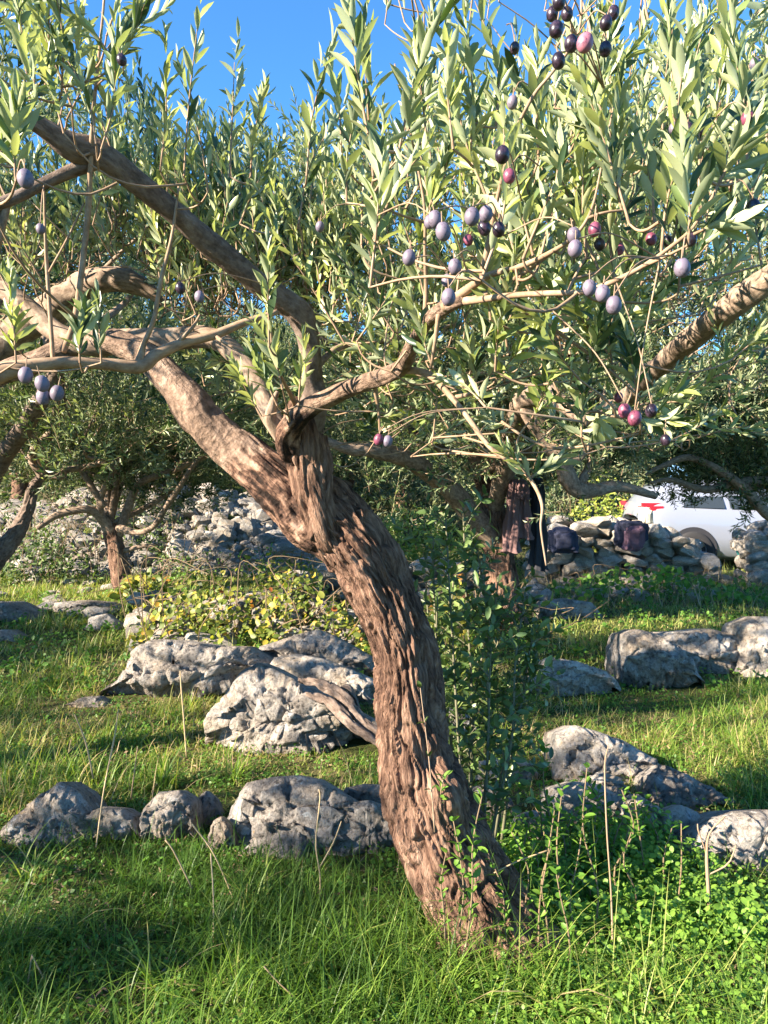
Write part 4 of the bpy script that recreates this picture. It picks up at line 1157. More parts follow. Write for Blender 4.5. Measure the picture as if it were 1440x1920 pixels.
l_, d_ = crown_shoots(rng, [c[0] for c in C3], [c[1] for c in C3], [c[2] for c in C3])
crown(t3, rng, l_, d_)
auto_limbs(t3, rng, P(82, 890, 7.2), [(c[0][0] + dx, c[0][1], c[0][2] + .2) for c in C3[:2] for dx in (-.4, .5)], .035)

# near-left olive: its trunk stands outside the frame, one arching limb enters
b6 = np.array([-2.75, 3.3, 0.0])
t6 = empty('olive_tree', b6, 'olive tree just beyond the left edge, only its thick arching grey limb and leaves showing', 'olive tree', G_BG)
rng = np.random.default_rng(24)
p_ = [b6 + np.array(q) for q in [(0.1, 0, -.1), (0, 0, .4), (.08, .02, .9), (.2, 0, 1.3)]]
V, Q, uv = tube(p_, [.17, .13, .12, .1], 60, .02, rough_disp(.01, .1, 1, 71))
put('trunk', mesh_from('trunk', V, quads_fix(Q), [M_bark], uv=uv, smooth=True), t6)
e_ = PA([-40, 30, 80, 130, 185, 240, 285, 310], [700, 625, 590, 552, 527, 528, 548, 575], [3.3, 3.2, 3.15, 3.1, 3.05, 3.0, 3.0, 3.0])
V, Q, uv = tube(np.vstack([[p_[-1] - np.array([0, 0, .15])], [P(-200, 800, 3.3)], e_]), [.1, .085, .075, .07, .068, .062, .055, .045, .03, .012], 28, .012, smooth_disp(.08, 9))
put('limb', mesh_from('limb', V, quads_fix(Q), [M_limb], uv=uv, smooth=True), t6)
C6 = [((-2.2, 2.1, 3.0), (.6, .6, .4), 110), ((-2.6, 3.6, 3.0), (1.3, 1.2, .9), 420), ((-1.7, 4.0, 2.3), (.6, .6, .5), 120), ((-3.9, 3.0, 2.7), (1.2, 1.2, .9), 320)]  # first lobe is unseen, added to shade the leaves left of centre
l_, d_ = crown_shoots(rng, [c[0] for c in C6], [c[1] for c in C6], [c[2] for c in C6])
crown(t6, rng, l_, d_)
auto_limbs(t6, rng, p_[-1], [(c[0][0] + dx, c[0][1], c[0][2] + .2) for c in C6 for dx in (-.4, .4)], .045)

# right-hand olive
b5 = np.array([5.2, 8.0, 0.0])
t5 = empty('olive_tree', b5, 'olive tree beyond the right edge whose thin dark limbs cross above the silver car', 'olive tree', G_BG)
rng = np.random.default_rng(25)
V, Q, uv = tube([b5 + np.array([0, 0, -.1]), b5 + np.array([-.1, 0, .5]), b5 + np.array([0, 0, 1.1]), b5 + np.array([-.1, 0, 1.6])], [.22, .16, .13, .1], 40, .03, rough_disp(.012, .1, 1, 81))
put('trunk', mesh_from('trunk', V, quads_fix(Q), [M_bark], uv=uv, smooth=True), t5)
def L5(spec): return limb(t5, spec, 'limb', M_limb, 10, .05, smooth_disp(.08, int(rng.integers(99))))
L5([(1620, 960, 8, 34), (1520, 920, 7.9, 28), (1440, 905, 7.8, 26), (1370, 908, 7.8, 20), (1320, 918, 7.7, 14), (1260, 900, 7.7, 10), (1220, 905, 7.7, 6)])
L5([(1520, 1010, 7.9, 24), (1440, 965, 7.8, 20), (1395, 915, 7.7, 18), (1345, 880, 7.6, 15), (1290, 858, 7.6, 13), (1240, 875, 7.5, 9), (1210, 890, 7.5, 5)])
C5 = [((3.7, 8.3, 2.9), (1.8, 1.4, 1.2), 1000), ((4.1, 8.2, 1.46), (1.1, .6, .18), 560), ((3.9, 8.2, 1.95), (1.3, .9, .3), 600), ((2.6, 8.8, 2.2), (.9, .9, .5), 350), ((5.6, 8.0, 3.0), (1.8, 1.5, 1.3), 500)]
l_, d_ = crown_shoots(rng, [c[0] for c in C5], [c[1] for c in C5], [c[2] for c in C5])
crown(t5, rng, l_, d_)
auto_limbs(t5, rng, b5 + np.array([-.1, 0, 1.5]), [(c[0][0] + dx, c[0][1], c[0][2] + .2) for c in C5 for dx in (-.5, .5)], .05)

# generic olive trees further off, sharing meshes
def generic_tree(loc, label, seed, R=2.3, H=4.2, n=2200, ln=(.3, .5)):
    rng = np.random.default_rng(seed)
    loc = np.array([loc[0], loc[1], float(gz(loc[0], loc[1]))])
    root = empty('olive_tree', loc, label, 'olive tree', 'far olive trees of the grove')
    V, Q, uv = tube([loc + np.array(q) for q in [(0, 0, -.2), (.08, 0, .5), (-.05, .05, .9), (.1, 0, 1.3)]], [.22, .16, .14, .1], 20, .06, rough_disp(.012, .12, 1, seed))
    put('trunk', mesh_from('trunk', V, quads_fix(Q), [M_bark], uv=uv, smooth=True), root)
    cs = [(loc + np.array([0, 0, H * .62]), (R, R, H * .4), n)]
    for k in range(3):
        a = rng.uniform(0, 6.28)
        cs.append((loc + np.array([math.cos(a) * R * .6, math.sin(a) * R * .6, H * .42]), (R * .6, R * .6, H * .22), n // 4))
    l_, d_ = crown_shoots(rng, [c[0] for c in cs], [c[1] for c in cs], [c[2] for c in cs])
    crown(root, rng, l_, d_, ln)
    auto_limbs(root, rng, loc + np.array([.1, 0, 1.2]), [c[0] + rng.normal(size=3) * .5 for c in cs] , .06)
    return root
def copy_tree(root, loc, label, rz, sc=1.0):
    r = root.copy(); col.objects.link(r)
    r.location = (loc[0], loc[1], float(gz(loc[0], loc[1]))); r['label'] = label
    r.rotation_euler = (0, 0, rz); r.scale = (sc, sc, sc)
    for ch in root.children:
        c = ch.copy(); col.objects.link(c); c.parent = r
    return r
ga = generic_tree((-7.2, 14.5), 'rounded olive tree at the far left behind the rubble bank', 31)
gb = generic_tree((-.8, 16.0), 'olive tree far behind the main trunk, left of the clothes tree', 32)
kept = list(bpy.data.objects)
copy_tree(ga, (3.2, 19.0), 'olive tree behind the silver car, nearer its tail', 1.3, 1.1)
copy_tree(gb, (8.5, 17.0), 'olive tree at the far right behind the silver car', 2.1, 1.05)
copy_tree(ga, (-3.2, 19.0), 'olive tree rising over the rubble bank, left of centre', 3.3, 1.15)
copy_tree(gb, (-11.5, 20.0), 'olive tree at the far left edge of the grove', 4.0, 1.2)
copy_tree(ga, (.6, 25.0), 'small-looking distant olive tree between the trunk and the clothes', 5.1, 1.3)
copy_tree(gb, (7.0, 26.0), 'distant olive tree seen high over the silver car', .5, 1.4)
copy_tree(ga, (-7.5, 27.0), 'distant olive tree seen above the left rubble bank', .9, 1.4)
# grove behind the photographer; it shades the grass
SHT = [(-7.4, -5.6, .9), (-11.5, 3.0, 1.0)]
for i, (x, y, s) in enumerate(SHT):
    copy_tree(gb if i % 2 else ga, (x, y), ['olive tree left of the photographer', 'olive tree behind the photographer to the left', 'olive tree further left in the grove'][i], i * 1.7, s)

gs = generic_tree((-6.4, 1.7), 'unseen sparse olive tree left of the photographer, added for dappled shade', 33, n=260)  # unseen tree added to dapple the ground, its crown thinned for that

def undergrowth():
    rng = np.random.default_rng(92)
    n = 3000
    x = rng.uniform(-16, 16, n); y = rng.uniform(14.2, 19, n)
    z = gz(x, y) + rng.uniform(0, 1, n) * (1.9 + .9 * vn(np.stack([x * .6, y * .6, 0 * x], -1), 3))
    D = unit(rng.normal(size=(n, 3)) * .7 + np.array([0, 0, .8]))
    M = up_frames(D, rng, rng.uniform(.5, 1.0, n))
    me = scatter('undergrowth', MIDT, rng.integers(0, len(MIDT), n), M, np.stack([x, y, z], -1), [M_olive_far, M_twig], rng.random(n))
    tag(put('undergrowth', me), 'tangled green undergrowth between the far olive trees', 'undergrowth', kind='stuff')
undergrowth()
# distant wooded slope
def woods():
    rng = np.random.default_rng(91)
    n = 5200
    x = rng.uniform(-45, 45, n); y = 30 + rng.uniform(0, 1, n) * 22 + np.abs(x) * .1
    z = gz(x, y) + rng.uniform(0, 1, n) ** .7 * (3.6 + 1.2 * vn(np.stack([x * .25, y * .25, 0 * x], -1), 3))
    Lx = np.stack([x, y, z], -1)
    D = unit(rng.normal(size=(n, 3)) + np.array([0, 0, .8]))
    M = up_frames(D, rng, rng.uniform(1.2, 2.2, n))
    me = scatter('woods', MIDT, rng.integers(0, len(MIDT), n), M, Lx, [M_olive_far, M_twig], rng.random(n))
    tag(put('woods', me), 'distant mass of olive woods closing the view', 'woods', kind='stuff')
woods()

# ------------------------------------------------------------------ leafy plants
broad = [leaf_tpl(b, f_, True, (.8, 1.0, .75)) for b, f_ in ((.1, .3), (.2, .2), (-.05, .4))]
def leafy_plant(name, label, cat, stemspecs, mat, leafsz, spacing, seed, stem_mat, parts_n=0, ang=(40, 75), group=None, wr=.42, side=True):
    rng = np.random.default_rng(seed)
    b = limb_pts(stemspecs[0])[0][0].copy(); b[2] = float(gz(b[0], b[1]))
    root = empty(name, b, label, cat, group)
    pos, M, tt = [], [], []
    twigs = []
    for sp in stemspecs:
        p, r = limb_pts(sp)
        V, Q, uv = tube(p, r, 7, .04)
        put('stem', mesh_from('stem', V, quads_fix(Q), [stem_mat], uv=uv, smooth=True), root)
        c = catmull(p, 40)
        ln = np.sum(np.linalg.norm(np.diff(c, axis=0), axis=1))
        lines = [(c, .08)]
        if side:
            for k in range(int(ln / .075)):
                u = rng.uniform(.15, 1); i = int(u * 38)
                T_ = unit(c[i + 1] - c[i]); s_ = unit(np.cross(T_, rng.normal(size=3)))
                e = c[i] + (T_ * .6 + s_ * .8) * rng.uniform(.08, .2)
                seg = c[i] + (e - c[i]) * np.linspace(0, 1, 6)[:, None]
                lines.append((seg, 0)); twigs.append(tube(seg[::5] if False else seg[[0, 3, 5]], [.002, .0015, .001], 4, .1, cap=False))
        for c_, lo in lines:
            l2 = np.sum(np.linalg.norm(np.diff(c_, axis=0), axis=1))
            n = max(2, int(l2 / spacing))
            a0 = rng.uniform(0, 6)
            for i in range(n):
                u = lo + (1 - lo) * (i + 1) / n
                f_ = u * (len(c_) - 1); k = min(int(f_), len(c_) - 2)
                q = c_[k] + (c_[k + 1] - c_[k]) * (f_ - k); T_ = unit(c_[k + 1] - c_[k])
                for sd in (0, 1):
                    if rng.random() < .15: continue
                    a = a0 + i * 1.57 + sd * 3.14 + rng.normal() * .3
                    x = unit(np.cross(T_, np.array([.3, .9, .2]))); y2 = np.cross(T_, x)
                    sdv = x * math.cos(a) + y2 * math.sin(a)
                    an_ = math.radians(rng.uniform(*ang))
                    y = T_ * math.cos(an_) + sdv * math.sin(an_)
                    z = T_ * math.sin(an_) - sdv * math.cos(an_) + rng.normal(size=3) * .3
                    s = leafsz * rng.uniform(.6, 1.15)
                    pos.append(q); M.append(frame(y[None], z[None])[0] @ np.diag([s * wr, s, s])); tt.append(rng.random())
    pos, M, tt = np.array(pos), np.array(M), np.array(tt)
    if twigs:
        V, Fc, uv = join(twigs); o = put('twigs', mesh_from('twigs', V, Fc, [stem_mat], uv=uv), root); o['kind'] = 'stuff'
    x_, y_, d_ = toPX(pos)
    s = np.linalg.norm(M[:, :, 1], axis=1) / d_
    od = np.argsort(-s)
    ms = [mesh_from('leaf', tp['v'], tp['f'], [mat], smooth=True) for tp in broad]
    for i in od[:parts_n]:
        o = bpy.data.objects.new('leaf', ms[rng.integers(3)]); col.objects.link(o); o.parent = root
        o.matrix_local = Matrix([list(M[i][k]) + [float(pos[i][k] - b[k])] for k in range(3)] + [[0, 0, 0, 1]])
    rs = od[parts_n:]
    if len(rs):
        o = put('foliage', scatter('foliage', broad, rng.integers(0, 3, len(rs)), M[rs], pos[rs], [mat], tt[rs], smooth=True), root); o['kind'] = 'stuff'
    return root

rng = np.random.default_rng(41)
sp = []
for (bx, tx, ty) in [(845, 800, 1120), (850, 790, 1200), (870, 812, 1010), (920, 1010, 1210), (935, 985, 1280), (895, 925, 1120), (860, 850, 1090), (872, 835, 960), (885, 890, 1010), (900, 950, 1150), (915, 985, 1110), (925, 1000, 1170), (850, 820, 1120), (905, 935, 1080), (880, 868, 940), (940, 975, 1230)]:
    d = rng.uniform(2.55, 2.85)
    by = 1545 + (2.7 - d) * 60
    sp.append([(bx, by + 40, d, 6), (bx + (tx - bx) * .35 + rng.normal() * 12, by - (by - ty) * .35, d, 5), (bx + (tx - bx) * .75 + rng.normal() * 14, by - (by - ty) * .7, d, 4), (tx, ty, d + rng.normal() * .05, 3)])
leafy_plant('sucker_clump', 'tall clump of dark green leafy suckers rising right beside the leaning trunk', 'shrub', sp, M_sucker_leaf, .05, .032, 42, M_sucker, 300)
sp = []
for (x, y0, y1, d) in [(875, 1760, 1480, 2.12), (860, 1740, 1540, 2.14), (835, 1750, 1600, 2.12), (1010, 1770, 1520, 2.2), (985, 1760, 1560, 2.25), (1030, 1770, 1590, 2.2), (1055, 1760, 1480, 2.3), (1085, 1760, 1530, 2.25), (1110, 1770, 1440, 2.3), (1170, 1700, 1480, 2.5), (1190, 1720, 1560, 2.4), (1070, 1780, 1640, 2.1), (955, 1790, 1600, 2.18), (1020, 1600, 1400, 2.6)]:
    sp.append([(x, y0 + 10, d, 4), (x + rng.normal() * 9, (y0 * .7 + y1 * .3), d, 3.6), (x + rng.normal() * 14, (y0 * .35 + y1 * .65), d, 3), (x + rng.normal() * 22, y1, d + .02, 2)])
for i in range(26):
    x, d = rng.uniform(950, 1270), rng.uniform(2.35, 2.85)
    y0 = 900 + CAMH * F / d; hh = rng.uniform(80, 190)
    sp.append([(x, y0 + 10, d, 3.5), (x + rng.normal() * 12, y0 - hh * .5, d, 3), (x + rng.normal() * 26, y0 - hh, d + .02, 2)])
leafy_plant('privet_seedling', 'thin reddish-stemmed seedlings with small bright leaves at the right foot of the trunk', 'sapling', sp, M_herb, .036, .024, 43, M_reds, 290, side=False, wr=.5)
sp = [[(722 + i * 9, 1420 - i * 3, 2.2, 3), (720 + i * 12, 1370, 2.2, 2), (725 + i * 8, 1310 - i * 20, 2.2, 1.5)] for i in range(2)]
leafy_plant('trunk_sprout', 'small sprout with a few dark leaves in front of the trunk', 'sprout', [[(815, 1560, 2.16, 3), (805, 1430, 2.15, 2.5), (788, 1290, 2.15, 1.5)]], M_bushleaf, .034, .09, 44, M_twig, 40, side=False)
leafy_plant('trunk_sprout', 'tiny bright green sprout growing from the knot of the trunk', 'sprout', [[(828, 1515, 2.24, 3), (826, 1490, 2.2, 2.5), (832, 1455, 2.18, 1.5)]], M_herb, .03, .015, 45, M_twig, 40, side=False)

# yellow vine thicket
rng = np.random.default_rng(51)
def thicket(name, label, cat, n, box, sz, mat, seed, parts_n=300, wr=.8, hz=(.05, .55), stems=24, stem_mat=M_reds):
    rng = np.random.default_rng(seed)
    x0, x1, d0, d1 = box
    d = rng.uniform(d0, d1, n); px = rng.uniform(x0, x1, n)
    cl = fbm(np.stack([px / 50, d * 1.5, 0 * d], -1), 2, seed)
    keep = rng.random(n) < np.clip(.75 + cl * 1.3, .1, 1); d, px = d[keep], px[keep]; n = len(d)
    x = (px - 720) / F * d; g = gz(x, d)
    e = np.clip(1 - np.abs((px - (x0 + x1) / 2) / ((x1 - x0) / 2)) ** 3, .1, 1)
    z = g + hz[0] + rng.random(n) ** .8 * (hz[1] * (.6 + .5 * fbm(np.stack([px / 70, d, 0 * d], -1), 2, seed + 4))) * e
    pos = np.stack([x, d, z], -1)
    b = np.array([x.mean(), (d0 + d1) / 2, 0])
    root = empty(name, b, label, cat)
    nz_ = unit(rng.normal(size=(n, 3)) * .6 + np.array([-.35, -.5, .8]))
    y = unit(np.cross(nz_, rng.normal(size=(n, 3))))
    M = frame(y, nz_) * 1.0
    s = sz * rng.uniform(.6, 1.3, n)
    M = M * np.stack([s * wr * .85, s, s], -1)[:, None, :]
    tt = rng.random(n)
    parts = []
    for k in range(stems):
        i = rng.integers(n); q = pos[i].copy(); q[2] = g[i]
        e1 = q + np.array([rng.normal() * .3, rng.normal() * .2, rng.uniform(.3, 1) * hz[1]])
        e2 = e1 + np.array([rng.normal() * .3, rng.normal() * .2, -.08])
        parts.append(tube([q, (q + e1) / 2 + rng.normal(size=3) * .04, e1, e2], [.006, .005, .004, .002], 5, .08, cap=False))
    V, Fc, uv = join(parts); o = put('stems', mesh_from('stems', V, Fc, [stem_mat], uv=uv), root); o['kind'] = 'stuff'
    od = np.argsort(-(s / d))
    ms = [mesh_from('leaf', tp['v'], tp['f'], [mat], smooth=True) for tp in broad]
    for i in od[:parts_n]:
        o = bpy.data.objects.new('leaf', ms[rng.integers(3)]); col.objects.link(o); o.parent = root
        o.matrix_local = Matrix([list(M[i][k]) + [float(pos[i][k] - b[k])] for k in range(3)] + [[0, 0, 0, 1]])
    rs = od[parts_n:]
    if len(rs):
        o = put('foliage', scatter('foliage', broad, rng.integers(0, 3, len(rs)), M[rs], pos[rs], [mat], tt[rs], smooth=True), root); o['kind'] = 'stuff'
    return root
thicket('vine_thicket', 'sprawling thicket of yellow-green vine leaves and red stems over stones, left of the trunk', 'vine', 3300, (235, 700, 6.0, 8.0), .058, M_vine, 52, 300, hz=(.02, .85), stems=60)
thicket('bramble_patch', 'dark green bramble patch below the dry stone wall at right', 'bramble', 1100, (1020, 1440, 8.4, 9.8), .08, M_herb, 53, 0, hz=(.02, .45), stems=20)
thicket('yellow_vine', 'bright yellow leaves behind the sucker clump, right of the trunk', 'vine', 260, (790, 900, 5.6, 6.8), .085, M_vine, 54, 120, hz=(.1, .8), stems=8)
thicket('young_plant', 'yellow-green broad-leaved plant beside the small left olive trunk', 'plant', 150, (215, 330, 8.4, 9.0), .1, M_vine, 55, 60, hz=(.1, .55), stems=6)
thicket('broom_bush', 'bright yellow-green sunlit bush behind the fork of the trunk', 'bush', 3200, (590, 900, 10.6, 12.2), .075, M_yellowbush, 56, 0, hz=(0, 1.55), wr=.6, stems=14)
thicket('broom_bush', 'bright yellow-green bush at the tail of the silver car', 'bush', 2400, (1050, 1215, 13.2, 14.5), .085, M_yellowbush, 57, 0, hz=(0, 1.7), wr=.6, stems=14)
thicket('dark_shrub', 'dark shaded scrub left of the small forked olive tree', 'shrub', 2200, (-20, 190, 9.9, 11.0), .07, M_bushleaf, 58, 0, hz=(0, 1.1), wr=.5, stems=20)
thicket('dark_shrub', 'dark green scrub between the clothes tree and the dry stone wall', 'shrub', 2200, (870, 1080, 10.8, 12.0), .07, M_bushleaf, 59, 0, hz=(0, 1.2), wr=.5, stems=20)
thicket('dark_shrub', 'dark undergrowth at the foot of the clothes tree', 'shrub', 1300, (800, 1000, 6.6, 7.6), .06, M_bushleaf, 60, 0, hz=(0, .6), wr=.5, stems=20)

thicket('scrub', 'dark brush growing up the left part of the rubble bank', 'scrub', 3400, (-30, 350, 10.6, 12.6), .07, M_bushleaf, 161, 0, hz=(0, 1.5), wr=.5, stems=40)
thicket('scrub', 'green brush in front of the right part of the rubble bank', 'scrub', 1500, (300, 600, 9.8, 11.2), .06, M_herb, 162, 0, hz=(0, .6), wr=.5, stems=30)
# ------------------------------------------------------------------ grass
def blade_tpl(bend, seg=4):
    t = np.linspace(0, 1, seg + 1)
    v = []
    ang = bend * t
    z = np.concatenate([[0], np.cumsum(np.cos(ang[1:]) / seg)]); y = np.concatenate([[0], np.cumsum(np.sin(ang[1:]) / seg)])
    for i in range(seg):
        wv = .5 * (1 - .75 * (t[i]) ** 1.5)
        v += [(-wv, y[i], z[i]), (wv, y[i], z[i])]
    v.append((0, y[-1], z[-1]))
    f = []
    for i in range(seg - 1):
        a = 2 * i; f += [(a, a + 1, a + 3), (a, a + 3, a + 2)]
    f.append((2 * seg - 2, 2 * seg - 1, 2 * seg))
    v = np.array(v); f = np.array(f)
    return dict(v=v, f=f, m=np.zeros(len(f), int), t=np.zeros(len(v)))
BL = [blade_tpl(b) for b in (.4, .9, 1.4, 1.9, 2.3, 2.7)]
BLF = [blade_tpl(b, 2) for b in (.3, .8, 1.4)]
def grass_band(name, d0, d1, dens, hgt, wid, tpls, mat, seed, label, tint_bias=0.0, clump=.6, xr=None, dryx=0):
    rng = np.random.default_rng(seed)
    half = d1 * 760 / F
    x0, x1 = xr if xr else (-half, half)
    n = int((x1 - x0) * (d1 - d0) * dens)
    x = rng.uniform(x0, x1, n); y = rng.uniform(d0, d1, n)
    # clump blades
    nc = max(1, n // 9); cx = rng.uniform(x0, x1, nc); cy = rng.uniform(d0, d1, nc); idx = rng.integers(0, nc, n)
    m = rng.random(n) < clump
    x = np.where(m, cx[idx] + rng.normal(size=n) * .025, x); y = np.where(m, cy[idx] + rng.normal(size=n) * .025, y)
    ok = ~on_rock(x, y) & (np.abs(x) < y * 790 / F + .1)
    pat = fbm(np.stack([x * 1.6, y * 1.6, 0 * x], -1), 3, seed + 2)
    ok &= rng.random(n) < np.clip(.85 + pat * 1.1, .3, 1)
    x, y, idx, pat = x[ok], y[ok], idx[ok], pat[ok]; n = len(x)
    h = rng.uniform(*hgt, n) * np.maximum(.6, .8 + 1.1 * fbm(np.stack([x * 2.4, y * 2.4, 0 * x], -1), 2, seed + 5)) * rng.choice([1, 1, 1, 1.5], n)
    near = np.zeros(n)
    for (x0_, x1_, y0_, y1_, X_, H_) in FOOT:
        near = np.maximum(near, ((x > x0_ - .1) & (x < x1_ + .1) & (y < y0_ + .1) & (y > y0_ - .55)) * 1.0)
    h = h * (1 - .4 * near)
    w_ = rng.uniform(*wid, n)
    az = rng.uniform(0, 6.28, n); tilt = rng.uniform(0, 1, n) ** 1.6 * 1.1
    ca, sa = np.cos(az), np.sin(az)
    Zd = np.stack([-sa * np.sin(tilt), ca * np.sin(tilt), np.cos(tilt)], -1)
    Xd = np.stack([ca, sa, 0 * ca], -1); Yd = np.cross(Zd, Xd)
    M = np.stack([Xd * w_[:, None], Yd * h[:, None], Zd * h[:, None]], -1)
    Lx = np.stack([x, y, gz(x, y) - .01], -1)
    hx = (np.sin(idx * 12.9898) * 43758.5453) % 1
    tn = np.clip(.22 + .16 * pat + .22 * (hx - .5) + rng.normal(size=n) * .07 + tint_bias, .0, .42)
    dp = fbm(np.stack([x * 2.1 + 9, y * 2.1, 0 * x], -1), 2, seed + 40)
    dry = rng.random(n) < (.1 + 1.5 * np.clip(dp - .12, 0, 1) + dryx)
    tn = np.clip(tn + .12 * dp, 0, .42); tn = np.where(dry, rng.uniform(.41, .5, n), tn)
    me = scatter(name, tpls, rng.integers(0, len(tpls), n), M, Lx, [mat], tn, smooth=True)
    o = put(name, me); tag(o, label, 'grass', kind='stuff')
    print(name, n)
# the object random would shift tints: keep them near the attribute by several bands
grass_band('grass', 1.45, 3.0, 9500, (.07, .24), (.0022, .005), BL, M_grass, 61, 'dense long green grass in the near foreground')
grass_band('meadow_grass', 3.0, 5.2, 7000, (.05, .17), (.003, .006), BL, M_grass, 62, 'green grass between the middle boulders')
grass_band('far_grass', 5.2, 12.5, 1500, (.04, .14), (.006, .012), BLF, M_grassfar, 63, 'sunlit grass in front of the walls and rubble', .04)
grass_band('dry_grass', 8.2, 10.5, 420, (.15, .4), (.005, .009), BLF, M_dry, 64, 'pale dry grass stalks below the walls', .1, xr=(2.0, 5.6))

grass_band('straw', 2.6, 4.8, 130, (.14, .34), (.0018, .0032), BL[:4], M_dry, 65, 'fine dry straw standing among the boulders on the left', .1, xr=(-1.9, .1))
grass_band('straw', 2.1, 3.2, 90, (.1, .26), (.0018, .003), BL[:5], M_dry, 66, 'fine dry straw in the near foreground grass', .1, xr=(-1.2, 1.2))
# clover and herbs
def herbs(name, label, n, fx, sz, hz, mat, seed, wr=.7):
    rng = np.random.default_rng(seed)
    x, y = fx(rng, n)
    nc = n // 14; i = rng.integers(0, nc, n)
    x = x[i % len(x)] + rng.normal(size=n) * .03; y = y[i % len(y)] + rng.normal(size=n) * .03
    ok = ~on_rock(x, y); x, y, i = x[ok], y[ok], i[ok]; n = len(x)
    hc = ((np.sin(i * 78.233) * 43758.5) % 1)
    z = gz(x, y) + rng.random(n) * hz * (.3 + .7 * hc)
    nz_ = unit(rng.normal(size=(n, 3)) * .45 + np.array([0, -.2, 1.0]))
    yv = unit(np.cross(nz_, rng.normal(size=(n, 3))))
    s = sz * rng.uniform(.5, 1.3, n)
    M = frame(yv, nz_) * np.stack([s * wr, s, s], -1)[:, None, :]
    me = scatter(name, [broad[0], broad[1]], rng.integers(0, 2, n), M, np.stack([x, y, z], -1), [mat], np.clip(.2 + .25 * hc + rng.normal(size=n) * .05, 0, .49), smooth=True)
    tag(put(name, me), label, 'ground cover', kind='stuff')
herbs('clover', 'low clover-like ground cover at the lower right', 11000, lambda r, n: (r.uniform(.25, 1.35, n // 14), r.uniform(1.8, 2.75, n // 14)), .017, .09, M_herb, 71)
herbs('tall_herbs', 'knee-high bright green weeds between the right boulders and the trunk foot', 9000, lambda r, n: (r.uniform(.4, 1.2, n // 14), r.uniform(2.2, 2.95, n // 14)), .022, .17, M_herb, 74)
herbs('herbs', 'small leafy weeds among the grass', 30000, lambda r, n: (lambda y: (r.uniform(-1, 1, len(y)) * y * .55, y))(r.uniform(1.7, 5.2, n // 14)), .016, .07, M_herb, 72)
herbs('leaf_litter', 'dry fallen leaves and thatch scattered through the grass', 7000, lambda r, n: (lambda y: (r.uniform(-1, 1, len(y)) * y * .55, y))(r.uniform(1.7, 6.5, n // 14)), .026, .05, M_litter, 75, .22)
herbs('far_herbs', 'leafy weeds in the sunlit middle distance', 14000, lambda r, n: (lambda y: (r.uniform(-1, 1, len(y)) * y * .55, y))(r.uniform(5, 9.5, n // 14)), .035, .12, M_herb, 73)

# long-bladed tufts
def tuft(label, px, py, n, h, w_, seed, mat=None, bend=(2, 5)):
    rng = np.random.default_rng(seed)
    d = GD(py); b = np.array([W(px, d), d, 0]); b[2] = float(gz(b[0], b[1]))
    root = empty('grass_tuft', b, label, 'grass tuft')
    for k in range(n):
        me_t = BL[rng.integers(bend[0], bend[1] + 1)]
        az = rng.uniform(0, 6.28); tl = rng.uniform(0, .5); hh = h * rng.uniform(.5, 1.1); ww = w_ * rng.uniform(.7, 1.2)
        Zd = np.array([-math.sin(az) * math.sin(tl), math.cos(az) * math.sin(tl), math.cos(tl)]); Xd = np.array([math.cos(az), math.sin(az), 0]); Yd = np.cross(Zd, Xd)
        M = np.stack([Xd * ww, Yd * hh, Zd * hh], -1)
        V = me_t['v'] @ M.T + rng.normal(size=3) * np.array([.025, .025, 0])
        o = bpy.data.objects.new('blade', mesh_from('blade', V, me_t['f'], [mat or M_grass], tint=np.full(len(V), 0.0), smooth=True)); col.objects.link(o); o.parent = root
tuft('arching clump of long bluish blades at the bottom, right of the trunk foot', 1030, 1900, 70, .3, .007, 81)
tuft('bright tuft of upright blades above the square block of the front row', 305, 1480, 55, .26, .008, 82, bend=(0, 3))
tuft('dark tuft of thin blades against the foot of the slanting boulder', 440, 1465, 50, .24, .006, 83, bend=(0, 3))
tuft('pale tuft with arching blades at the right, above the wedge-shaped stone', 1395, 1430, 60, .36, .008, 84, bend=(2, 5))
tuft('long bent blades crossing the left foreground', 130, 1760, 36, .34, .006, 85, bend=(3, 5))
tuft('loose clump of long blades in front of the widest front boulder', 480, 1700, 40, .3, .006, 86, bend=(1, 5))

trng = np.random.default_rng(99)
for k_, (px_, py_, nb_, h_, lab_) in enumerate([(300, 1860, 40, .27, 'leafy clump of bent blades at the bottom left'), (640, 1800, 44, .24, 'clump of bent blades in the foreground left of the trunk foot'), (830, 1880, 46, .22, 'low spreading clump of blades at the bottom, left of the bluish one'), (60, 1660, 34, .24, 'clump of blades before the peaked boulder'), (1240, 1390, 36, .2, 'clump of blades behind the blocky boulder'), (250, 1400, 40, .2, 'clump of blades in the grass between long dark boulder and front row')]):
    tuft(lab_, px_, py_, nb_, h_, .006, 120 + k_, bend=(1, 5))
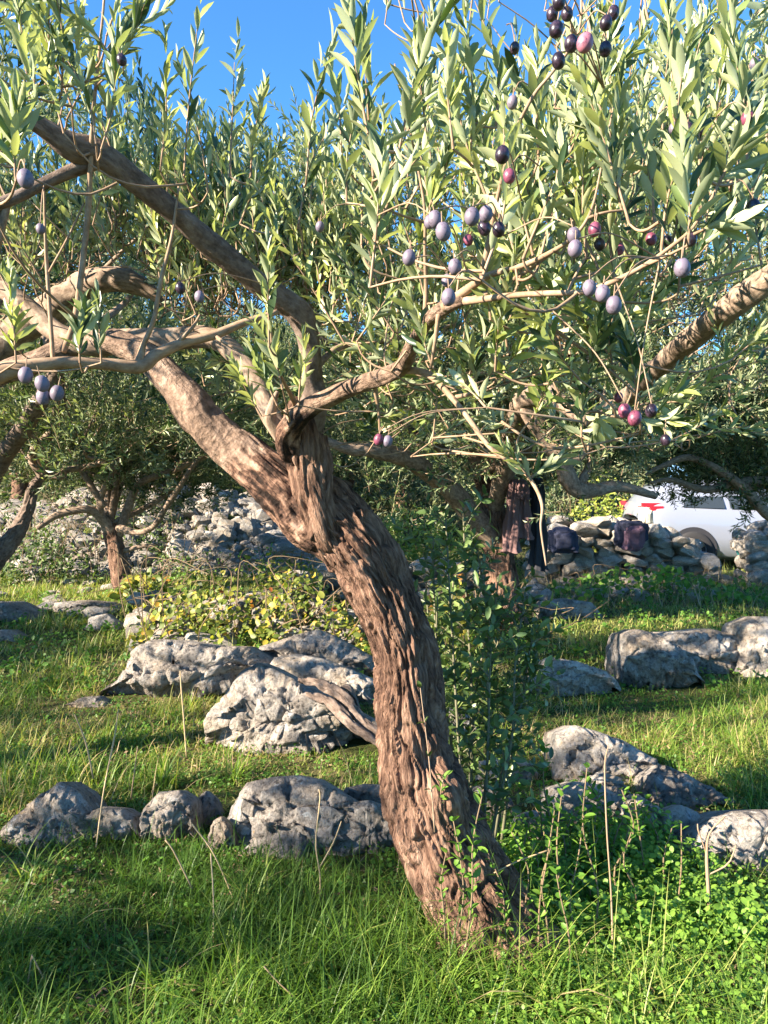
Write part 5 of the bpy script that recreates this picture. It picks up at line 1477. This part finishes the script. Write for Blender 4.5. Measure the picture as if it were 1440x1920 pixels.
# dry stalks and sticks
def stalk(name, label, cat, specs, mat=M_dry, group=None, nr=6):
    allp_ = [limb_pts(s) for s in specs]
    b = allp_[0][0][0].copy(); b[2] = max(0, b[2])
    o = put(name, mesh_from(name, *(lambda j: (j[0], j[1]))(join([tube(p, r, nr, .03) for p, r in allp_])), [mat], smooth=True), loc=tuple(b))
    tag(o, label, cat, group)
stalk('dead_sapling', 'tall bare pale stem standing among the seedlings at right', 'dead sapling', [[(1150, 1810, 2.25, 6), (1146, 1680, 2.25, 3.2), (1138, 1560, 2.25, 3.2), (1134, 1440, 2.25, 3), (1140, 1400, 2.25, 2)]], M_twig)
stalk('dead_twig', 'grey forked dead twig in front of the big right-edge boulder', 'twig', [[(1330, 1700, 2.4, 7), (1325, 1600, 2.4, 6), (1332, 1560, 2.4, 3.2), (1360, 1530, 2.4, 3)], [(1325, 1600, 2.4, 2.6), (1310, 1560, 2.4, 3), (1308, 1545, 2.4, 2)], [(1328, 1640, 2.4, 2.6), (1365, 1620, 2.4, 3), (1380, 1585, 2.4, 2)]], M_twig)
stalk('dry_stalk', 'branched dry stalk in front of the widest front boulder, near the trunk', 'dry stalk', [[(600, 1690, 2.5, 3.2), (600, 1640, 2.5, 3.2), (592, 1580, 2.5, 2.6), (600, 1500, 2.5, 3), (598, 1480, 2.5, 2)], [(600, 1625, 2.5, 2.6), (625, 1580, 2.5, 3), (640, 1540, 2.5, 2)]])
stalk('dry_stalk', 'leaning straw stalk in front of the gap between front boulders, its tip to the left', 'dry stalk', [[(440, 1690, 2.5, 2.6), (400, 1600, 2.5, 2.6), (360, 1545, 2.5, 3)]])
stalk('dry_stalk', 'upright reddish straw below the small pointed wedged stone', 'dry stalk', [[(400, 1800, 2.3, 2.6), (400, 1680, 2.35, 2.6), (395, 1600, 2.4, 3)]])
stalk('dry_stalk', 'straw with a dry seed head in front of the square block', 'dry stalk', [[(360, 1665, 2.4, 3), (325, 1595, 2.4, 3), (310, 1575, 2.4, 3.2)]])
stalk('dry_stalk', 'upright reddish dry seed stalk in front of the long dark-grey boulder', 'dry stalk', [[(350, 1420, 3.8, 3), (344, 1340, 3.8, 3), (340, 1290, 3.8, 3.2), (338, 1258, 3.8, 2)]])
stalk('dry_stalk', 'tall wispy dry stalk over the low flat-topped stone', 'dry stalk', [[(180, 1590, 2.8, 3.2), (195, 1480, 2.85, 2.6), (215, 1380, 2.9, 3), (222, 1330, 2.9, 2)]])
stalk('dry_stalk', 'thin dry stalk bent left in the grass above the peaked boulder', 'dry stalk', [[(175, 1460, 3.3, 3), (160, 1390, 3.3, 3), (140, 1340, 3.3, 2)]])
stalk('dry_stalk', 'pale upright straw in the grass above the square block', 'dry stalk', [[(245, 1500, 3.2, 3), (258, 1400, 3.2, 2)]])
stalk('dry_stalk', 'short snapped straw lying in the foreground grass at left', 'dry stalk', [[(50, 1860, 2.1, 3.2), (60, 1790, 2.1, 2.6)], [(60, 1792, 2.1, 3), (85, 1840, 2.1, 3)]])
stalk('dry_stalk', 'slanting pale straw in the foreground grass, left of the trunk foot', 'dry stalk', [[(555, 1872, 2.0, 3.2), (520, 1840, 2.0, 2.6), (495, 1812, 2.0, 3)]])
stalk('dry_stalk', 'fine straw leaning against the foot of the trunk at right', 'dry stalk', [[(920, 1640, 2.2, 2.6), (970, 1615, 2.2, 2.6), (1025, 1595, 2.2, 3)]])
# fallen dead branch on the slanting boulder
fb = P(640, 1340, 3.75)
fr = empty('dead_branch', fb, 'fallen brown dead branch lying across the slanting boulder behind the trunk', 'dead branch')
for k, s in enumerate([[(560, 1275, 4.0, 8), (600, 1283, 3.9, 20), (640, 1305, 3.8, 28), (680, 1352, 3.7, 24), (740, 1400, 3.6, 20), (780, 1440, 3.5, 14)], [(575, 1300, 3.85, 10), (620, 1320, 3.75, 20), (665, 1365, 3.65, 20), (710, 1395, 3.6, 12)], [(635, 1300, 3.85, 20), (655, 1290, 3.85, 16), (670, 1330, 3.8, 12)]]):
    limb(fr, s, 'wood', M_dark, 30, .015, rough_disp(.01, .15, 1, 90 + k))

# ------------------------------------------------------------------ clothes hanging on the tree
def cloth_sheet(name, label, px0, px1, topy, boty, d, mat, seed, cat, flare=1.2, splits=1, tilt=0):
    rng = np.random.default_rng(seed)
    nu, nv = 40, 50
    u = np.linspace(0, 2 * math.pi, nu, endpoint=False)
    V = []
    for j in range(nv):
        t = j / (nv - 1)
        c = P((px0 + px1) / 2 + tilt * t, topy + (boty - topy) * t, d)
        rw = (px1 - px0) / 2 / F * d * (.55 + (flare - .55) * t ** .7)
        fold = .022 * np.sin(u * 5 + seed) * t + .014 * np.sin(u * 9 + t * 4 + seed) + .01 * np.sin(t * 14 + u * 2)
        if t > .965: fold = fold + .012
        V.append(np.stack([c[0] + np.cos(u) * (rw + fold), c[1] + np.sin(u) * (.045 + .03 * t + fold), c[2] + 0 * u + .012 * np.sin(u * 2)], -1))
    V = np.vstack(V)
    i = np.arange(nv - 1)[:, None] * nu; jj = np.arange(nu)[None]; j2 = (jj + 1) % nu
    Q = np.stack([i + jj, i + j2, i + nu + j2, i + nu + jj], -1).reshape(-1, 4)
    top = np.arange(nu); V = np.vstack([V, V[:nu].mean(0)])
    Q = np.vstack([Q, np.stack([np.roll(top, -1), top, np.full(nu, len(V) - 1), np.full(nu, len(V) - 1)], -1)])
    return V, Q
M_brown = plain('brown_cloth', (.15, .085, .08), .9, bumpy=.4, scale=60)
M_black = plain('black_cloth', (.02, .02, .025), .85, bumpy=.4, scale=60)
M_navy = plain('navy_cloth', (.03, .035, .07), .85, bumpy=.5, scale=40)
M_purple = plain('purple_cloth', (.16, .09, .13), .9, bumpy=.5, scale=40)
jc = P(970, 900, 7.0)
jr = empty('brown_trousers', jc, 'brown trousers hanging upside down from the olive limb behind the suckers', 'trousers')
for a in (cloth_sheet('', '', 952, 978, 905, 1035, 6.95, None, 1, '', 1.1, tilt=-8), cloth_sheet('', '', 968, 992, 905, 1010, 7.0, None, 2, '', .9, tilt=4)):
    put('leg', mesh_from('leg', a[0], quads_fix(a[1]), [M_brown], smooth=True), jr)
a = cloth_sheet('', '', 955, 990, 900, 935, 6.97, None, 3, '', 1.0)
put('waist', mesh_from('waist', a[0], quads_fix(a[1]), [M_brown], smooth=True), jr)
a = cloth_sheet('', '', 992, 1022, 898, 1068, 7.1, None, 4, '', 1.0, tilt=2)
o = put('black_jacket', mesh_from('black_jacket', a[0], quads_fix(a[1]), [M_black], smooth=True), loc=tuple(P(1005, 900, 7.1)))
tag(o, 'long black jacket hanging right beside the brown trousers', 'jacket')

def heap(name, label, px0, px1, y0, y1, d, mat, seed, cat, thick=.2):
    bm = bmesh.new(); bmesh.ops.create_icosphere(bm, subdivisions=5, radius=1)
    V = np.array([v.co for v in bm.verts]); Fc = np.array([[v.index for v in f.verts] for f in bm.faces]); bm.free()
    a, b = P(px0, y1, d), P(px1, y0, d)
    c = (a + b) / 2; s = np.array([(b[0] - a[0]) / 2, thick, (b[2] - a[2]) / 2])
    q = np.sign(V) * np.abs(V) ** .5 * .8
    f_ = 1 + .35 * fbm(V * 1.6 + seed, 3, seed) + .12 * ridged(V * np.array([4., 4, 1.4]) + seed, 3, seed + 3)
    o = put(name, mesh_from(name, c + q * s * f_[:, None], Fc, [mat], smooth=True), loc=tuple(c))
    tag(o, label, cat)
heap('folded_jacket', 'dark blue jacket draped over the dry stone wall', 1148, 1212, 972, 1030, 10.0, M_navy, 5, 'jacket')
heap('folded_sweater', 'purplish sweater lying over the dark blue jacket on the wall', 1166, 1208, 984, 1036, 9.85, M_purple, 6, 'sweater', .14)
heap('dark_sack', 'crumpled dark sack at the left end of the dry stone wall', 1024, 1086, 988, 1040, 9.95, M_navy, 7, 'sack', .2)
M_teal = plain('teal_fabric', (.02, .22, .2), .7, bumpy=.4, scale=40)
heap('teal_sack', 'teal fabric bag beside the wall end at the right edge', 1384, 1412, 995, 1050, 10.6, M_teal, 8, 'bag', .15)
M_bluet = plain('blue_lump', (.25, .5, .75), .5, bumpy=.3, scale=20)
heap('blue_lump', 'light blue tarpaulin glimpsed through leaves above the car', 1238, 1318, 870, 915, 15.5, M_bluet, 9, 'lump', .3)  # light blue lump above the car roof
M_cream = plain('cream_sack', (.5, .46, .36), .8, bumpy=.4, scale=30)
heap('cream_sack', 'cream sack standing at the rear corner of the car', 1198, 1222, 948, 990, 11.2, M_cream, 10, 'sack', .15)

# ------------------------------------------------------------------ the car
M_paint = plain('silver_paint', (.27, .3, .37), .3, .25, var=.03, coat=.6)
M_glass = plain('car_glass', (.03, .04, .05), .06, 0, var=.1)
M_red = plain('tail_lamp', (.55, .015, .03), .2, var=.1, coat=.5)
M_tyre = plain('tyre_rubber', (.02, .02, .022), .8, bumpy=.2)
M_rim = plain('rim_metal', (.5, .52, .55), .3, .8)
M_archshade = plain('arch_shade', (.03, .03, .035), .5)  # flat black for the shade inside the wheel arches
def car():
    org = P(1212, 1070, 11.9); 
    org = np.array([W(1205, 11.9), 11.9, float(gz(4.2, 11.9))])
    root = empty('parked_car', org, 'silver hatchback with a red tail light parked behind the dry stone wall', 'car')
    root.rotation_euler = (0, 0, math.radians(-5))
    # stations: x, half width at sill/belt, zb bottom, zbelt, ztop, half width top
    st = [(0.0, .60, .42, .80, .86, .50), (.04, .76, .34, .92, 1.02, .58), (.14, .83, .27, 1.0, 1.17, .60), (.35, .87, .24, 1.0, 1.36, .60), (.75, .88, .2, .98, 1.46, .60), (1.3, .88, .18, .96, 1.49, .60), (1.9, .88, .18, .94, 1.48, .60), (2.5, .88, .18, .93, 1.40, .59), (2.95, .88, .18, .93, 1.18, .60), (3.2, .87, .18, .92, 1.0, .66), (3.7, .85, .2, .85, .9, .65), (4.05, .78, .25, .72, .76, .58), (4.2, .6, .35, .55, .58, .45)]
    st = catmull(np.array(st), 60)
    ring = []
    for (x, w1, zb, zbl, zt, w2) in st:
        half = [(w1 * .8, zb), (w1 * .97, zb + .06), (w1 * 1.0, zb + (zbl - zb) * .45), (w1 * 1.0, zb + (zbl - zb) * .7), (w1 * .975, zbl - .02), (w1 * .95, zbl), ((w1 * .95 + w2) / 2 + .02, (zbl + zt) / 2), (w2 + .02, zt - .07), (w2 * .85, zt - .015), (w2 * .4, zt)]
        pts = [(-a, z) for a, z in half] + [(a, z) for a, z in reversed(half)]
        ring.append([(x, y, z) for y, z in pts])
    V = np.array(ring).reshape(-1, 3); nr = len(ring[0]); n = len(ring)
    V[:, 1] += .88
    Q = []
    for i in range(n - 1):
        for j in range(nr):
            j2 = (j + 1) % nr
            # arches stay closed; black discs further down imitate their shaded openings
            cxz = V[[i * nr + j, i * nr + j2, (i + 1) * nr + j2, (i + 1) * nr + j]].mean(0)
            arch = any((cxz[0] - wx) ** 2 + (cxz[2] - .33) ** 2 < .37 ** 2 for wx in (.78, 3.35)) and (cxz[1] < .15 or cxz[1] > 1.6)
            if True: Q.append((i * nr + j, (i + 1) * nr + j, (i + 1) * nr + j2, i * nr + j2))
    Q.append(tuple([0, nr - 1, nr - 2, 1]))
    for k in range(1, nr // 2 - 1): Q.append((k, nr - 1 - k, nr - 2 - k, k + 1))
    def pc(name, V, Q, mat, smooth=True, parent=root):
        me = bpy.data.meshes.new(name); me.from_pydata([tuple(v) for v in V], [], [tuple(q) for q in Q]); me.materials.append(mat)
        me.polygons.foreach_set('use_smooth', np.full(len(me.polygons), smooth)); me.update()
        o = bpy.data.objects.new(name, me); col.objects.link(o); o.parent = parent
        return o
    pc('body', V, Q, M_paint)
    def box(name, c, s, mat, bev=.02):
        bm = bmesh.new(); bmesh.ops.create_cube(bm, size=1)
        for v in bm.verts: v.co = Vector((v.co.x * s[0] + c[0], v.co.y * s[1] + c[1], v.co.z * s[2] + c[2]))
        bmesh.ops.bevel(bm, geom=bm.edges[:], offset=bev, segments=2, affect='EDGES')
        me = bpy.data.meshes.new(name); bm.to_mesh(me); bm.free(); me.materials.append(mat)
        o = bpy.data.objects.new(name, me); col.objects.link(o); o.parent = root; return o
    # tail light wrapping round the near rear corner
    for yc, nm in ((.13, 'tail_light'), (1.63, 'tail_light')):
        o = box(nm, (.16, yc, 1.0), (.42, .16, .17), M_red, .05)
    box('bumper', (.03, .88, .5), (.16, 1.5, .2), M_paint, .05)
    box('number_plate', (-.05, .88, .7), (.02, .5, .11), plain('plate_white', (.75, .75, .73), .4), .004)
    # side windows: slightly proud panels leaning with the cabin side
    for (a, b_, c, d_) in (((.62, 1.02), (1.28, 1.0), (1.26, 1.38), (.85, 1.37)), ((1.36, 1.0), (2.1, .99), (2.1, 1.37), (1.34, 1.38)), ((2.18, .99), (2.85, .97), (2.55, 1.28), (2.18, 1.36))):
        q = []
        for (x, z) in (a, b_, c, d_):
            t = (z - .97) / .5
            q.append((x, .88 - (.85 - .25 * t) - .012, z))
        pc('side_window', q, [(0, 1, 2, 3)], M_glass, False)
    pc('rear_window', [(.17, .38, 1.1), (.17, 1.38, 1.1), (.42, 1.33, 1.38), (.42, .43, 1.38)], [(0, 3, 2, 1)], M_glass, False).location = (-.05, 0, .01)
    # wheels
    for wx in (.78, 3.35):
        k = 40
        vv = [(wx, -.012, .33)] + [(wx + .375 * math.cos(a / k * 6.2832), -.012, .33 + .375 * math.sin(a / k * 6.2832)) for a in range(k)]
        pc('arch_shade_disc', vv, [(0, 1 + (a + 1) % k, 1 + a) for a in range(k)], M_archshade, False)  # black disc stands in for the shade of the open arch
    for wx, wy in ((.78, .05), (3.35, .05), (.78, 1.7), (3.35, 1.7)):
        wr = bpy.data.objects.new('wheel', None); col.objects.link(wr); wr.parent = root; wr.location = (wx, wy, .32)
        prof = [(.2, -.09), (.29, -.1), (.315, -.07), (.32, 0), (.315, .07), (.29, .1), (.2, .09)]
        k = 36; Vt, Qt = [], []
        for a in range(k):
            an_ = a / k * 2 * math.pi
            for r_, y_ in prof: Vt.append((r_ * math.cos(an_), y_, r_ * math.sin(an_)))
        m = len(prof)
        for a in range(k):
            for j in range(m - 1): Qt.append((a * m + j, ((a + 1) % k) * m + j, ((a + 1) % k) * m + j + 1, a * m + j + 1))
        pc('tyre', Vt, Qt, M_tyre, True, wr)
        Vr, Qr = [(0, -.07, 0)], []
        for a in range(k):
            an_ = a / k * 2 * math.pi; rr = .2; sp_ = .03 if (a % 6) < 3 else 0
            Vr += [(.07 * math.cos(an_), -.075, .07 * math.sin(an_)), (rr * .92 * math.cos(an_), -.08 + sp_, rr * .92 * math.sin(an_)), (rr * math.cos(an_), -.09, rr * math.sin(an_))]
        for a in range(k):
            b_ = (a + 1) % k
            Qr += [(0, 1 + 3 * a, 1 + 3 * b_), (1 + 3 * a, 2 + 3 * a, 2 + 3 * b_, 1 + 3 * b_), (2 + 3 * a, 3 + 3 * a, 3 + 3 * b_, 2 + 3 * b_)]
        pc('rim', Vr, Qr, M_rim, False, wr)
car()
print('objects', len(bpy.data.objects), 'tris', sum(len(m.loops) - 2 * len(m.polygons) for m in bpy.data.meshes))
